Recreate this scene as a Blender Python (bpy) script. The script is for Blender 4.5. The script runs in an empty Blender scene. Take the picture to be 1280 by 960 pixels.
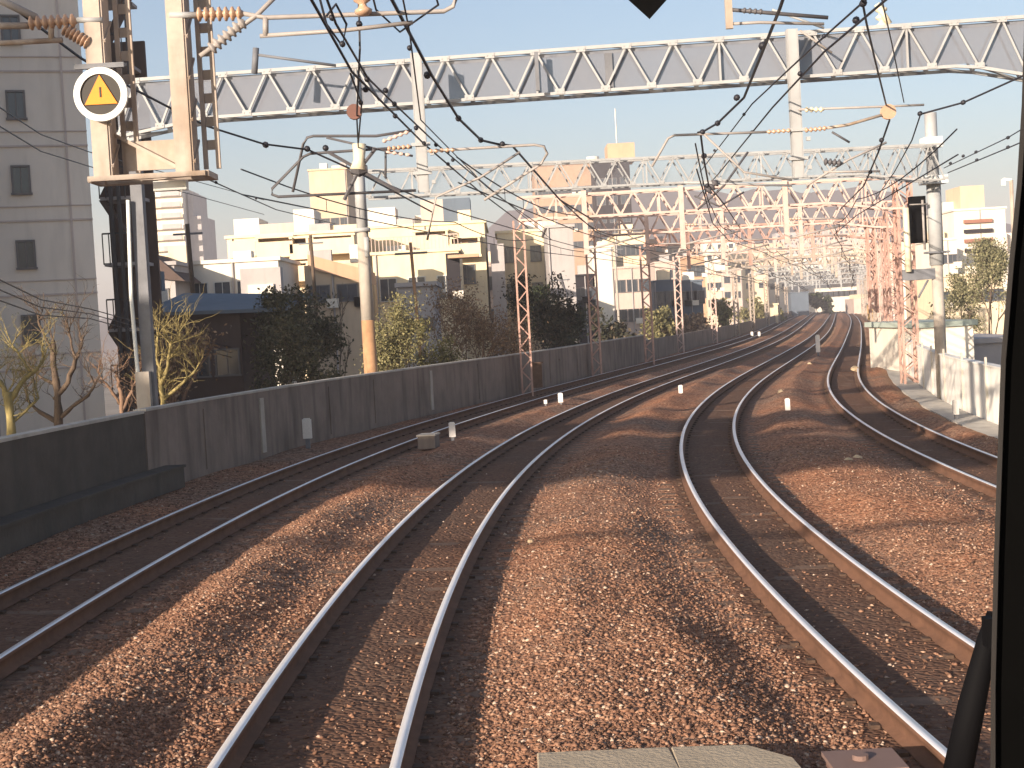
import bpy, math, random
import numpy as np
from mathutils import Vector
random.seed(7); rng = np.random.default_rng(7)
S = bpy.context.scene
# ------------------------------------------------------------------ camera model
F = 1900.0; PITCH = math.atan(80 / F); ROLL = math.radians(3.2); H = 2.54
cr, sr, cp, sp = math.cos(ROLL), math.sin(ROLL), math.cos(PITCH), math.sin(PITCH)
FW = np.array([0, cp, -sp]); U0 = np.array([0, sp, cp]); R0 = np.array([1.0, 0, 0])
RI = cr * R0 - sr * U0; UI = sr * R0 + cr * U0
cam_d = bpy.data.cameras.new("camera"); cam = bpy.data.objects.new("camera", cam_d); S.collection.objects.link(cam)
from mathutils import Matrix
cam.matrix_world = Matrix(((RI[0], UI[0], -FW[0], 0), (RI[1], UI[1], -FW[1], 0), (RI[2], UI[2], -FW[2], H), (0, 0, 0, 1)))
cam_d.sensor_width = 36; cam_d.lens = 36 * F / 1280; cam_d.clip_start = 0.05; cam_d.clip_end = 9000
S.camera = cam
# ------------------------------------------------------------------ light
SUN_AZ = 36.0; SUN_EL = 13.5          # sun stands behind the camera to the left
w = bpy.data.worlds.new("World"); S.world = w; w.use_nodes = True
nt = w.node_tree; bg = nt.nodes["Background"]; sky = nt.nodes.new("ShaderNodeTexSky")
sky.sky_type = 'NISHITA'; sky.sun_disc = False; sky.sun_elevation = math.radians(SUN_EL); sky.sun_rotation = math.radians(180 + SUN_AZ)
sky.air_density = 1.0; sky.dust_density = 2.3; sky.ozone_density = 2.5
nt.links.new(sky.outputs[0], bg.inputs[0]); bg.inputs[1].default_value = 0.086
sl = bpy.data.lights.new("sun", 'SUN'); sl.energy = 5.0; sl.angle = math.radians(0.45); sl.color = (1.0, 0.84, 0.68)
so = bpy.data.objects.new("sun", sl); S.collection.objects.link(so)
ce = math.cos(math.radians(SUN_EL))
sd = Vector((math.sin(math.radians(SUN_AZ)) * ce, math.cos(math.radians(SUN_AZ)) * ce, -math.sin(math.radians(SUN_EL))))
so.rotation_euler = sd.to_track_quat('-Z', 'Y').to_euler(); so.location = (-20, -30, 30)
S.view_settings.view_transform = 'Standard'; S.view_settings.look = 'None'
S.view_settings.exposure = 1.12; S.view_settings.gamma = 1.0; S.view_settings.use_curve_mapping = False

# ------------------------------------------------------------------ terrain, tracks as plan curves
YC = np.array([-60, 0, 10, 20, 30, 40, 60, 80, 120, 200, 400, 800.]); XC = np.array([0, 0, 0, .27, 1.26, 2.92, 7.54, 12.65, 22.26, 39.98, 83.07, 170.])
CANT = math.tan(math.radians(1.4)) 
def zg(x, y): return -CANT * (x - np.interp(y, YC, XC))
def ray(x, y): return (x - 640) * RI - (y - 480) * UI + F * FW
def W(x, y, Y):
    d = ray(x, y); p = d * Y / d[1]; return np.array([p[0], p[1], p[2] + H])
def G(x, y, dz=0.0):
    d = ray(x, y); z = dz
    for _ in range(40):
        p = d * ((z - H) / d[2]); z = .5 * z + .5 * (zg(p[0], p[1]) + dz)
    return np.array([p[0], p[1], z])
SN = np.array([0, 20, 40, 60, 80, 110, 150, 220, 420.])
TP = {1: (-4.6963, -.0205, [.008, .0079, .0017, .0001, -.0007, -.0008, -.0002, .0001, 0]),
      2: (-1.3242, -.0068, [.0066, .0066, .0034, -.0005, -.0008, -.0005, -.0001, 0, 0]),
      3: (2.9053, -.0428, [.0075, .0075, .0030, 0, -.0004, -.0004, -.0001, 0, 0]),
      4: (7.1773, -.0425, [.0064, .0064, .0041, 0, -.0002, 0, -.0001, -.0001, 0])}
TR = {}
for k, (x0, t0, kk) in TP.items():
    s = np.arange(0, 430, 0.5); kap = np.interp(s, SN, kk); th = t0 + np.cumsum(kap) * .5
    X = x0 + np.cumsum(np.sin(th)) * .5; Y = 8 + np.cumsum(np.cos(th)) * .5
    b = np.arange(-50, 0, .5)
    X = np.r_[x0 + b * math.sin(t0), X]; Y = np.r_[8 + b * math.cos(t0), Y]; th = np.r_[np.full(len(b), t0), th]
    TR[k] = (X, Y, th)
def tx(k, y): return np.interp(y, TR[k][1], TR[k][0])
def tth(k, y): return np.interp(y, TR[k][1], TR[k][2])
WLY = np.array([-45, 0, 19.05, 25.65, 34.4, 44.0, 53.0, 66, 80.85, 126, 200, 430]); WLX = np.array([-7.6, -7.2, -6.54, -5.97, -4.41, -1.89, .69, 3.9, 7.5, 18.3, 34.6, 82.0])
WRY = np.array([-45, 0, 20, 27, 32.9, 41, 53, 70, 91.5, 126, 188, 430]); WRX = np.array([10.6, 9.7, 9.55, 9.85, 10.5, 11.64, 13.98, 17.9, 23.2, 32.0, 46.4, 101.0])

# ------------------------------------------------------------------ materials
def mat(name, col, rough=.8, var=.25, scale=3.0, metal=0.0, bump=.0, dirt=0.0, dirtcol=(.12, .08, .05), spec=.3, stretch=(1, 1, 1)):
    m = bpy.data.materials.new(name); m.use_nodes = True; n = m.node_tree.nodes; l = m.node_tree.links
    b = n["Principled BSDF"]; b.inputs["Roughness"].default_value = rough; b.inputs["Metallic"].default_value = metal
    b.inputs["Specular IOR Level"].default_value = spec
    tc = n.new("ShaderNodeTexCoord"); mp = n.new("ShaderNodeMapping"); mp.inputs["Scale"].default_value = stretch
    l.new(tc.outputs["Object"], mp.inputs["Vector"])
    nz = n.new("ShaderNodeTexNoise"); nz.inputs["Scale"].default_value = scale; nz.inputs["Detail"].default_value = 5; nz.inputs["Roughness"].default_value = .65
    l.new(mp.outputs[0], nz.inputs["Vector"])
    rp = n.new("ShaderNodeValToRGB"); c = np.array(col)
    rp.color_ramp.elements[0].position = .3; rp.color_ramp.elements[1].position = .7
    rp.color_ramp.elements[0].color = (*np.clip(c * (1 - var), 0, 1), 1); rp.color_ramp.elements[1].color = (*np.clip(c * (1 + var * .7), 0, 1), 1)
    l.new(nz.outputs["Fac"], rp.inputs["Fac"]); out = rp.outputs["Color"]
    if dirt > 0:
        mp2 = n.new("ShaderNodeMapping"); mp2.inputs["Scale"].default_value = (1.3, 1.3, .22); l.new(tc.outputs["Object"], mp2.inputs["Vector"])
        n2 = n.new("ShaderNodeTexNoise"); n2.inputs["Scale"].default_value = 2.2; n2.inputs["Detail"].default_value = 6; l.new(mp2.outputs[0], n2.inputs["Vector"])
        r2 = n.new("ShaderNodeValToRGB"); r2.color_ramp.elements[0].position = .48; r2.color_ramp.elements[1].position = .72
        r2.color_ramp.elements[0].color = (0, 0, 0, 1); r2.color_ramp.elements[1].color = (dirt, dirt, dirt, 1)
        l.new(n2.outputs["Fac"], r2.inputs["Fac"]); mx = n.new("ShaderNodeMix"); mx.data_type = 'RGBA'
        l.new(r2.outputs["Color"], mx.inputs["Factor"]); l.new(out, mx.inputs["A"]); mx.inputs["B"].default_value = (*dirtcol, 1); out = mx.outputs["Result"]
    l.new(out, b.inputs["Base Color"])
    if bump > 0:
        bp = n.new("ShaderNodeBump"); bp.inputs["Strength"].default_value = bump; bp.inputs["Distance"].default_value = .03
        n3 = n.new("ShaderNodeTexNoise"); n3.inputs["Scale"].default_value = scale * 8; n3.inputs["Detail"].default_value = 4; l.new(mp.outputs[0], n3.inputs["Vector"])
        l.new(n3.outputs["Fac"], bp.inputs["Height"]); l.new(bp.outputs[0], b.inputs["Normal"])
    return m
def island_mat(name, stops, rough=.85, spec=.2, transl=0):
    m = bpy.data.materials.new(name); m.use_nodes = True; n = m.node_tree.nodes; l = m.node_tree.links; b = n["Principled BSDF"]
    b.inputs["Roughness"].default_value = rough; b.inputs["Specular IOR Level"].default_value = spec
    g = n.new("ShaderNodeNewGeometry"); rp = n.new("ShaderNodeValToRGB"); e = rp.color_ramp.elements
    e[0].position, e[0].color = stops[0][0], (*stops[0][1], 1); e[1].position, e[1].color = stops[-1][0], (*stops[-1][1], 1)
    for p, c in stops[1:-1]: x = e.new(p); x.color = (*c, 1)
    l.new(g.outputs["Random Per Island"], rp.inputs["Fac"]); l.new(rp.outputs["Color"], b.inputs["Base Color"])
    if transl:
        b.inputs["Transmission Weight"].default_value = 0; 
    return m
def ballast_mat():
    m = bpy.data.materials.new("rusty_ballast"); m.use_nodes = True; n = m.node_tree.nodes; l = m.node_tree.links; b = n["Principled BSDF"]
    b.inputs["Roughness"].default_value = .95; b.inputs["Specular IOR Level"].default_value = .1
    tc = n.new("ShaderNodeTexCoord")
    v = n.new("ShaderNodeTexVoronoi"); v.inputs["Scale"].default_value = 22; l.new(tc.outputs["Object"], v.inputs["Vector"])
    sep = n.new("ShaderNodeSeparateColor"); l.new(v.outputs["Color"], sep.inputs[0])
    rp = n.new("ShaderNodeValToRGB"); e = rp.color_ramp.elements
    e[0].position = 0; e[0].color = (.11, .058, .038, 1); e[1].position = 1; e[1].color = (.46, .30, .20, 1)
    for p, c in ((.35, (.26, .137, .086)), (.7, (.35, .185, .115)), (.92, (.44, .26, .165))):
        x = e.new(p); x.color = (*c, 1)
    l.new(sep.outputs[0], rp.inputs["Fac"])
    # broad patches: fresh orange brown, dusty grey brown
    nz = n.new("ShaderNodeTexNoise"); nz.inputs["Scale"].default_value = .32; nz.inputs["Detail"].default_value = 6; l.new(tc.outputs["Object"], nz.inputs["Vector"])
    r2 = n.new("ShaderNodeValToRGB"); r2.color_ramp.elements[0].position = .36; r2.color_ramp.elements[1].position = .64
    r2.color_ramp.elements[0].color = (1.15, .98, .86, 1); r2.color_ramp.elements[1].color = (.82, .92, 1.0, 1)
    l.new(nz.outputs["Fac"], r2.inputs["Fac"])
    mx = n.new("ShaderNodeMix"); mx.data_type = 'RGBA'; mx.blend_type = 'MULTIPLY'; mx.inputs["Factor"].default_value = 1
    l.new(rp.outputs["Color"], mx.inputs["A"]); l.new(r2.outputs["Color"], mx.inputs["B"])
    # brake dust lies smooth inside the gauge (stored per vertex where the sleepers are)
    at = n.new("ShaderNodeAttribute"); at.attribute_name = "dust"
    m2 = n.new("ShaderNodeMix"); m2.data_type = 'RGBA'; l.new(at.outputs["Fac"], m2.inputs["Factor"]); l.new(mx.outputs["Result"], m2.inputs["A"]); m2.inputs["B"].default_value = (.105, .062, .043, 1)
    at2 = n.new("ShaderNodeAttribute"); at2.attribute_name = "sand"
    m3 = n.new("ShaderNodeMix"); m3.data_type = 'RGBA'; l.new(at2.outputs["Fac"], m3.inputs["Factor"]); l.new(m2.outputs["Result"], m3.inputs["A"]); m3.inputs["B"].default_value = (.36, .225, .13, 1)
    l.new(m3.outputs["Result"], b.inputs["Base Color"])
    bp = n.new("ShaderNodeBump"); bp.inputs["Strength"].default_value = .7; bp.inputs["Distance"].default_value = .025; bp.invert = True
    l.new(v.outputs["Distance"], bp.inputs["Height"]); l.new(bp.outputs[0], b.inputs["Normal"])
    return m
M = dict(
    ballast=ballast_mat(),
    stone=island_mat("ballast_stone", [(0, (.11, .06, .038)), (.4, (.205, .107, .068)), (.78, (.285, .152, .095)), (.93, (.36, .22, .145)), (1, (.54, .41, .31))]),
    railtop=mat("polished_rail", (.80, .78, .78), .32, .06, 2, metal=.25, spec=.6),
    railside=mat("rusty_rail_side", (.15, .075, .045), .9, .3, 4),
    sleeper=mat("dusty_concrete", (.175, .108, .072), .95, .3, 6, bump=.3),
    clip=mat("rusty_clip", (.09, .055, .038), .9, .3, 10),
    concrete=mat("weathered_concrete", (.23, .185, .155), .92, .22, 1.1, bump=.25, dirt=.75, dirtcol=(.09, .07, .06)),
    concrete_dark=mat("dark_concrete", (.08, .07, .06), .92, .25, 1.6, bump=.25, dirt=.7, dirtcol=(.05, .05, .045)),  # darker concrete tone, mottled at random
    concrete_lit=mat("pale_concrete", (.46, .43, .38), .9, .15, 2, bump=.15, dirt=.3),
    pole=mat("concrete_pole", (.42, .38, .33), .9, .15, 3, dirt=.4, dirtcol=(.2, .12, .07)),
    pole_rust=mat("rust_stained_pole", (.42, .24, .13), .9, .25, 3, dirt=.6, dirtcol=(.2, .09, .04)),
    galv=mat("galvanised_steel", (.36, .365, .365), .55, .12, 3, metal=.0, dirt=.25, dirtcol=(.25, .2, .16)),
    galvd=mat("dull_grey_steel", (.16, .165, .18), .6, .2, 3),
    cream=mat("cream_paint", (.43, .36, .30), .7, .2, 4, dirt=.7, dirtcol=(.22, .14, .08)),
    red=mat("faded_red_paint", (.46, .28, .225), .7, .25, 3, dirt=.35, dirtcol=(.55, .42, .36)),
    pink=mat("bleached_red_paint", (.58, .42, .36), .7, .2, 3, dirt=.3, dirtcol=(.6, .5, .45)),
    insul=mat("glazed_insulator", (.50, .32, .21), .3, .15, 6, spec=.6),
    insuld=mat("dark_insulator", (.16, .07, .05), .35, .2, 6, spec=.5),
    insulw=mat("pale_insulator", (.70, .62, .45), .35, .1, 6, spec=.5),
    tube=mat("dull_tube", (.33, .30, .28), .5, .15, 5), tubed=mat("dark_tube", (.09, .085, .09), .5, .2, 5),
    wire=mat("dark_wire", (.025, .025, .032), .5, .1, 5),
    black=mat("black_rubber", (.003, .003, .003), 1.0, .2, 9, spec=.0), blackm=mat("black_metal", (.005, .005, .006), .7, .1, 9, spec=.05),
    white=mat("white_paint", (.74, .76, .72), .6, .06, 4, dirt=.2, dirtcol=(.45, .4, .33)),
    signblack=mat("sign_black", (.03, .025, .02), .5, .1, 6), amber=mat("amber_sign", (.80, .26, .015), .5, .05, 6),
    bwhite=mat("white_post_paint", (.75, .71, .66), .7, .1, 20),
    wallw=mat("whitewashed_wall", (.82, .79, .73), .85, .1, 1.5, bump=.1, dirt=.35, dirtcol=(.36, .30, .24)),
    bark=mat("bark", (.12, .085, .06), .95, .3, 8, bump=.3), barky=mat("lichen_bark", (.30, .24, .10), .95, .35, 6, bump=.3), twig=mat("brown_twigs", (.24, .15, .10), .95, .25, 6),
    grass=mat("city_ground", (.24, .21, .18), .95, .3, .2),
    glass=mat("window_glass", (.05, .06, .075), .12, .2, 2, spec=.8), frame=mat("window_frame", (.16, .15, .15), .5, .1, 4), framew=mat("pale_frame", (.62, .6, .55), .5, .1, 4),
    curtain=mat("pale_curtain", (.5, .5, .48), .9, .1, 5, stretch=(6, 6, .5)),
    railing=mat("dark_railing", (.05, .05, .055), .5, .1, 4),
    hill=mat("wooded_hill", (.075, .06, .06), .98, .25, .02),
)
def panel_mat():
    m = bpy.data.materials.new("perforated_sheet"); m.use_nodes = True; n = m.node_tree.nodes; l = m.node_tree.links; b = n["Principled BSDF"]
    b.inputs["Base Color"].default_value = (.20, .215, .25, 1); b.inputs["Roughness"].default_value = .8; b.inputs["Specular IOR Level"].default_value = .1
    tc = n.new("ShaderNodeTexCoord"); nz = n.new("ShaderNodeTexNoise"); nz.inputs["Scale"].default_value = 1.3; nz.inputs["Detail"].default_value = 5; l.new(tc.outputs["Object"], nz.inputs["Vector"])
    rp = n.new("ShaderNodeValToRGB"); rp.color_ramp.elements[0].position = .35; rp.color_ramp.elements[1].position = .7
    rp.color_ramp.elements[0].color = (.60, .60, .60, 1); rp.color_ramp.elements[1].color = (.80, .80, .80, 1); l.new(nz.outputs["Fac"], rp.inputs["Fac"])
    tr = n.new("ShaderNodeBsdfTransparent"); mx = n.new("ShaderNodeMixShader"); l.new(rp.outputs["Color"], mx.inputs[0]); l.new(tr.outputs[0], mx.inputs[1]); l.new(b.outputs[0], mx.inputs[2])
    l.new(mx.outputs[0], n["Material Output"].inputs[0]); return m
M['panel'] = panel_mat()
M['panel_thin'] = panel_mat()
for e_, v_ in zip(M['panel_thin'].node_tree.nodes['Color Ramp'].color_ramp.elements, (.02, .13)): e_.color = (v_, v_, v_, 1)
M['panel_thin'].name = 'sparse_mesh_sheet'
def pm(name, col, **k):
    if name not in M: M[name] = mat(name, col, **{**dict(rough=.85, var=.1, scale=.35, dirt=.25, dirtcol=tuple(np.array(col) * .55)), **k})
    return M[name]

# ------------------------------------------------------------------ mesh builder
class MB:
    def __init__(s): s.v = []; s.f = []; s.m = []; s.n = 0
    def add(s, v, f, m=0):
        s.v.append(np.asarray(v, float)); o = s.n; s.n += len(v)
        s.f += [tuple(i + o for i in q) for q in f]; s.m += [m] * len(f)
    def box(s, c, d, m=0, yaw=0.0, ax=None):
        c = np.asarray(c, float); d = np.asarray(d, float) / 2
        if ax is None:
            a, b_ = math.cos(yaw), math.sin(yaw); ax = (np.array([a, b_, 0]), np.array([-b_, a, 0]), np.array([0, 0, 1.]))
        v = [c + ax[0] * d[0] * i + ax[1] * d[1] * j + ax[2] * d[2] * k for k in (-1, 1) for j in (-1, 1) for i in (-1, 1)]
        s.add(v, [(0, 2, 3, 1), (4, 5, 7, 6), (0, 1, 5, 4), (2, 6, 7, 3), (0, 4, 6, 2), (1, 3, 7, 5)], m)
    def bar(s, a, b, w=.05, h=None, m=0, up=(0, 0, 1)):
        a = np.asarray(a, float); b = np.asarray(b, float); h = h or w; d = b - a; L = np.linalg.norm(d)
        if L < 1e-6: return
        z = d / L; u = np.asarray(up, float)
        if abs(z @ u) > .97: u = np.array([0, 1., 0])
        x = np.cross(u, z); x /= np.linalg.norm(x); y = np.cross(z, x)
        s.box((a + b) / 2, (w, h, L), m, ax=(x, y, z))
    def tube(s, pts, r=.02, n=6, m=0, cap=True):
        pts = [np.asarray(p, float) for p in pts]; rr = r if hasattr(r, '__len__') else [r] * len(pts); V = []; k = len(pts)
        for i, p in enumerate(pts):
            d = pts[min(i + 1, k - 1)] - pts[max(i - 1, 0)]; d = d / (np.linalg.norm(d) + 1e-9)
            u = np.array([0, 0, 1.]) if abs(d[2]) < .9 else np.array([0, 1., 0]); x = np.cross(u, d); x /= np.linalg.norm(x); y = np.cross(d, x)
            for j in range(n):
                t = 2 * math.pi * j / n; V.append(p + rr[i] * (x * math.cos(t) + y * math.sin(t)))
        Fc = [(i * n + j, i * n + (j + 1) % n, (i + 1) * n + (j + 1) % n, (i + 1) * n + j) for i in range(k - 1) for j in range(n)]
        if cap: Fc += [tuple(range(n))[::-1], tuple((k - 1) * n + j for j in range(n))]
        s.add(V, Fc, m)
    def build(s, name, mats, parent=None, smooth=False):
        me = bpy.data.meshes.new(name); v = np.concatenate(s.v) if s.v else np.zeros((0, 3)); off = np.zeros(3)
        o = bpy.data.objects.new(name, me)
        if parent is not None:
            o.parent = parent; off = np.array(parent['_o'])
        else:
            off = np.array([(v[:, 0].min() + v[:, 0].max()) / 2, (v[:, 1].min() + v[:, 1].max()) / 2, v[:, 2].min()]); o.location = off
        me.from_pydata((v - off).tolist(), [], s.f)
        for x in (mats if isinstance(mats, (list, tuple)) else [mats]): me.materials.append(x if not isinstance(x, str) else M[x])
        me.polygons.foreach_set('material_index', s.m)
        if smooth: me.polygons.foreach_set('use_smooth', [True] * len(s.f))
        me.update(); S.collection.objects.link(o); o['_o'] = list(off); return o
def tag(o, label, cat, group=None):
    o['label'] = label; o['category'] = cat
    if group: o['group'] = group
    return o
def thing(name, loc, label, cat, group=None):
    o = bpy.data.objects.new(name, None); S.collection.objects.link(o); o.location = tuple(loc); o['_o'] = [float(a) for a in loc]; o.empty_display_size = .2
    return tag(o, label, cat, group)
def npmesh(name, V, Fq, m, smooth=False):
    me = bpy.data.meshes.new(name); nf, k = Fq.shape; me.vertices.add(len(V)); me.vertices.foreach_set('co', V.astype(np.float32).ravel())
    me.loops.add(nf * k); me.loops.foreach_set('vertex_index', Fq.astype(np.int32).ravel()); me.polygons.add(nf)
    me.polygons.foreach_set('loop_start', np.arange(0, nf * k, k, dtype=np.int32)); me.polygons.foreach_set('loop_total', np.full(nf, k, dtype=np.int32))
    if smooth: me.polygons.foreach_set('use_smooth', np.ones(nf, bool))
    me.materials.append(m); me.update(calc_edges=True); o = bpy.data.objects.new(name, me); S.collection.objects.link(o); return o

# ------------------------------------------------------------------ ground
BASE = -4.0
g = MB(); g.add([(-1490, -290, BASE), (1490, -290, BASE), (1490, 1690, BASE), (-1490, 1690, BASE)], [(0, 1, 2, 3)]); o = g.build("ground", 'grass'); o['kind'] = 'structure'

def vnoise(x, y, s, seed):
    r = np.random.default_rng(seed); T = r.random((256, 256)); x = x / s; y = y / s
    i = np.floor(x).astype(int); j = np.floor(y).astype(int); a = x - i; b = y - j; a = a * a * (3 - 2 * a); b = b * b * (3 - 2 * b)
    q = lambda i, j: T[i % 256, j % 256]
    return (q(i, j) * (1 - a) + q(i + 1, j) * a) * (1 - b) + (q(i, j + 1) * (1 - a) + q(i + 1, j + 1) * a) * b - .5
def bed(X, Y):
    """height of the ballast, plus masks"""
    D = np.full(X.shape, 99.0)
    for k in TR:
        d = np.abs(X - tx(k, Y)) * np.cos(tth(k, Y)); D = np.minimum(D, d)
    berm = np.clip((D - .95) / .8, 0, 1); berm = berm * berm * (3 - 2 * berm)
    nz = vnoise(X, Y, 2.3, 1) * 1.0 + vnoise(X, Y, 1.0, 2) * .5 + vnoise(X, Y, .35, 3) * .22
    edge = np.clip((X - tx(4, Y) - 1.3) / .5, 0, 1); edgeL = np.clip((tx(1, Y) - 1.0 - X) / .5, 0, 1)
    z = -.165 + .012 * nz + berm * (.16 + .14 * nz) * (1 - edge) * (1 - edgeL * .7) + edge * (-.04 + .03 * nz)
    z = np.where(D < .80, -.158 + .016 * vnoise(X, Y, .45, 4), z)
    dust = np.clip((.86 - D) / .15, 0, 1) * .78
    sand = edge * .75
    return z + zg(X, Y), dust, sand
rows = [-45.]
while rows[-1] < 425:
    y = rows[-1]; rows.append(y + (1.0 if y < 4 else max(.05, min(.0035 * y, 3))))
rows = np.array(rows); nc = 230; uu = np.linspace(0, 1, nc)
XL = np.interp(rows, WLY, WLX); XR = np.interp(rows, WRY, WRX)
GX = XL[:, None] + (XR - XL)[:, None] * uu; GY = np.repeat(rows[:, None], nc, 1); GZ, du, sa = bed(GX, GY)
idx = np.arange(len(rows) * nc).reshape(len(rows), nc); Fq = np.stack([idx[:-1, :-1], idx[:-1, 1:], idx[1:, 1:], idx[1:, :-1]], -1).reshape(-1, 4)
o = npmesh("track_bed", np.stack([GX, GY, GZ], -1).reshape(-1, 3), Fq, M['ballast'], True); o['kind'] = 'structure'
for nm, arr in (('dust', du), ('sand', sa)):
    a = o.data.attributes.new(nm, 'FLOAT', 'POINT'); a.data.foreach_set('value', arr.astype(np.float32).ravel())
# loose stones near the camera
def stones(name, n, y0, y1, smin, smax, seed, lab):  # octahedral chips
    r = np.random.default_rng(seed); t = (1 + 5 ** .5) / 2
    oc = np.array([(-1, t, 0), (1, t, 0), (-1, -t, 0), (1, -t, 0), (0, -1, t), (0, 1, t), (0, -1, -t), (0, 1, -t), (t, 0, -1), (t, 0, 1), (-t, 0, -1), (-t, 0, 1)]) / 1.9
    oct_ = np.array([(1, 0, 0), (-1, 0, 0), (0, 1, 0), (0, -1, 0), (0, 0, 1), (0, 0, -1)], float)
    of = np.array([(0, 2, 4), (2, 1, 4), (1, 3, 4), (3, 0, 4), (2, 0, 5), (1, 2, 5), (3, 1, 5), (0, 3, 5)])
    q = r.random(n); Yp = 1 / (1 / y0 + (1 / y1 - 1 / y0) * q)     # even density per picture row
    lo = np.maximum(np.interp(Yp, WLY, WLX) + .1, (-640) / F * Yp - .6); hi = np.minimum(np.interp(Yp, WRY, WRX) - .1, 640 / F * Yp + .8)
    Xp = lo + (hi - lo) * r.random(n); Zp, du, sa = bed(Xp, Yp)
    keep = (r.random(n) > np.clip(du * 1.18, 0, 1)) & (r.random(n) > sa * .7); Xp, Yp, Zp = Xp[keep], Yp[keep], Zp[keep]; n = len(Xp)
    sz = smin + (smax - smin) * r.random(n) ** 2.4
    V = oct_[None] * (.62 + .6 * r.random((n, 6, 1))) * np.array([1, 1, .6]) * sz[:, None, None]
    V += (r.random((n, 6, 3)) - .5) * sz[:, None, None] * .5
    a = r.random(n) * 6.28; ca, sa_ = np.cos(a)[:, None], np.sin(a)[:, None]; b = (r.random(n) - .5) * 1.6; cb, sb = np.cos(b)[:, None], np.sin(b)[:, None]
    x, y, z = V[..., 0].copy(), V[..., 1].copy(), V[..., 2].copy(); y, z = y * cb - z * sb, y * sb + z * cb; x, y = x * ca - y * sa_, x * sa_ + y * ca
    V = np.stack([x + Xp[:, None], y + Yp[:, None], z + (Zp + sz * .12)[:, None]], -1).reshape(-1, 3)
    Fc = (of[None] + (np.arange(n) * 6)[:, None, None]).reshape(-1, 3)
    o = npmesh(name, V, Fc, M['stone']); o['kind'] = 'stuff'; tag(o, lab, 'ballast stones')
stones("ballast_stones", 190000, 7.2, 30, .008, .030, 11, 'loose rusty brown and pale ballast stones heaped between the tracks')

# ------------------------------------------------------------------ tracks
prof = [(-.0325, 0), (.0325, 0), (.0325, -.035), (.009, -.045), (.009, -.125), (.062, -.14), (.062, -.153), (-.062, -.153), (-.062, -.14), (-.009, -.125), (-.009, -.045), (-.0325, -.035)]
tl = {1: 'leftmost railway track, curving beside the dark concrete parapet wall', 2: 'second railway track from the left, its rails running out at the bottom left of centre',
      3: 'railway track bulging left right of centre, its rails running out by the black pillar', 4: 'rightmost railway track curving along the white wall'}
sm = MB(); sm.box((0, 0, -.232), (2.0, .22, .14), 0)
for e in (-.5335, .5335):
    for q in (-.1, .1): sm.box((e + q, 0, -.150), (.06, .08, .03), 1)
sm0 = None
for k in TR:
    X, Y, th = TR[k]; t = thing("railway_track", (X[100], Y[100], float(zg(X[100], Y[100]))), tl[k], 'railway track', 'the four railway tracks')
    off0 = np.array(t['_o'])
    for e in (-.5335, .5335):
        V = []; rx, ry = X + e * np.cos(th), Y - e * np.sin(th); rz = zg(rx, ry) + .001
        for px, pz in prof: V.append(np.stack([rx + px * np.cos(th), ry - px * np.sin(th), rz + pz], -1))
        V = np.stack(V, 1) - off0; n = len(X); P = len(prof); ii = np.arange(n * P).reshape(n, P)
        Fq = np.stack([ii[:-1], np.roll(ii, -1, 1)[:-1], np.roll(ii, -1, 1)[1:], ii[1:]], -1).reshape(-1, 4)
        o = npmesh("rail", V.reshape(-1, 3), Fq, M['railtop']); o.data.materials.append(M['railside']); o.parent = t
        mi = np.ones((n - 1, P), np.int32); mi[:, 0] = 0; o.data.polygons.foreach_set('material_index', mi.ravel())
    s = np.cumsum(np.r_[0, np.hypot(np.diff(X), np.diff(Y))]); i0 = np.searchsorted(Y, 6); ss = np.arange(s[i0], s[-1], .62)
    far = MB()
    for j, q in enumerate(ss):
        x, y, a = np.interp(q, s, X), np.interp(q, s, Y), np.interp(q, s, th); z = float(zg(x, y)); tilt = CANT
        if j < 100:
            if sm0 is None:
                so_ = sm.build("sleeper", ['sleeper', 'clip'], None); so_.location = (0, 0, 0); sm0 = so_
                so_.data.transform(Matrix.Translation(Vector(so_['_o'])))
                o = so_
            else:
                o = sm0.copy(); S.collection.objects.link(o)
            o.parent = t; o.location = (x - off0[0], y - off0[1], z - off0[2]); o.rotation_euler = (0, tilt, -a)
        elif y < 170:
            ca, sa_ = math.cos(a), math.sin(a); far.box((x, y, z - .235), (2.0, .22, .14), 0, yaw=-a)
    o = far.build("sleeper", 'sleeper', t); o['kind'] = 'stuff'

# ------------------------------------------------------------------ walls
def wallstrip(mb, ys, xs, off, th, z0, z1, m=0, zb=None):
    V = []; n = len(ys)
    for i in range(n):
        j0, j1 = max(i - 1, 0), min(i + 1, n - 1); d = np.array([xs[j1] - xs[j0], ys[j1] - ys[j0]]); d /= np.linalg.norm(d); nn = np.array([d[1], -d[0]])
        z = float(zg(xs[i], ys[i])); p = np.array([xs[i], ys[i]]) + nn * off; q = p + nn * th; zb_ = z + z0 if zb is None else zb
        V += [(*p, zb_), (*q, zb_), (*q, z + z1), (*p, z + z1)]
    Fc = [(4 * i + a, 4 * i + (a + 1) % 4, 4 * i + 4 + (a + 1) % 4, 4 * i + 4 + a) for i in range(n - 1) for a in range(4)] + [(3, 2, 1, 0), (4 * n - 4, 4 * n - 3, 4 * n - 2, 4 * n - 1)]
    mb.add(V, Fc, m)
def seg(ys0, ys1, WY, WX, step=1.0): y = np.linspace(ys0, ys1, max(2, int((ys1 - ys0) / step))); return y, np.interp(y, WY, WX)
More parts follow.
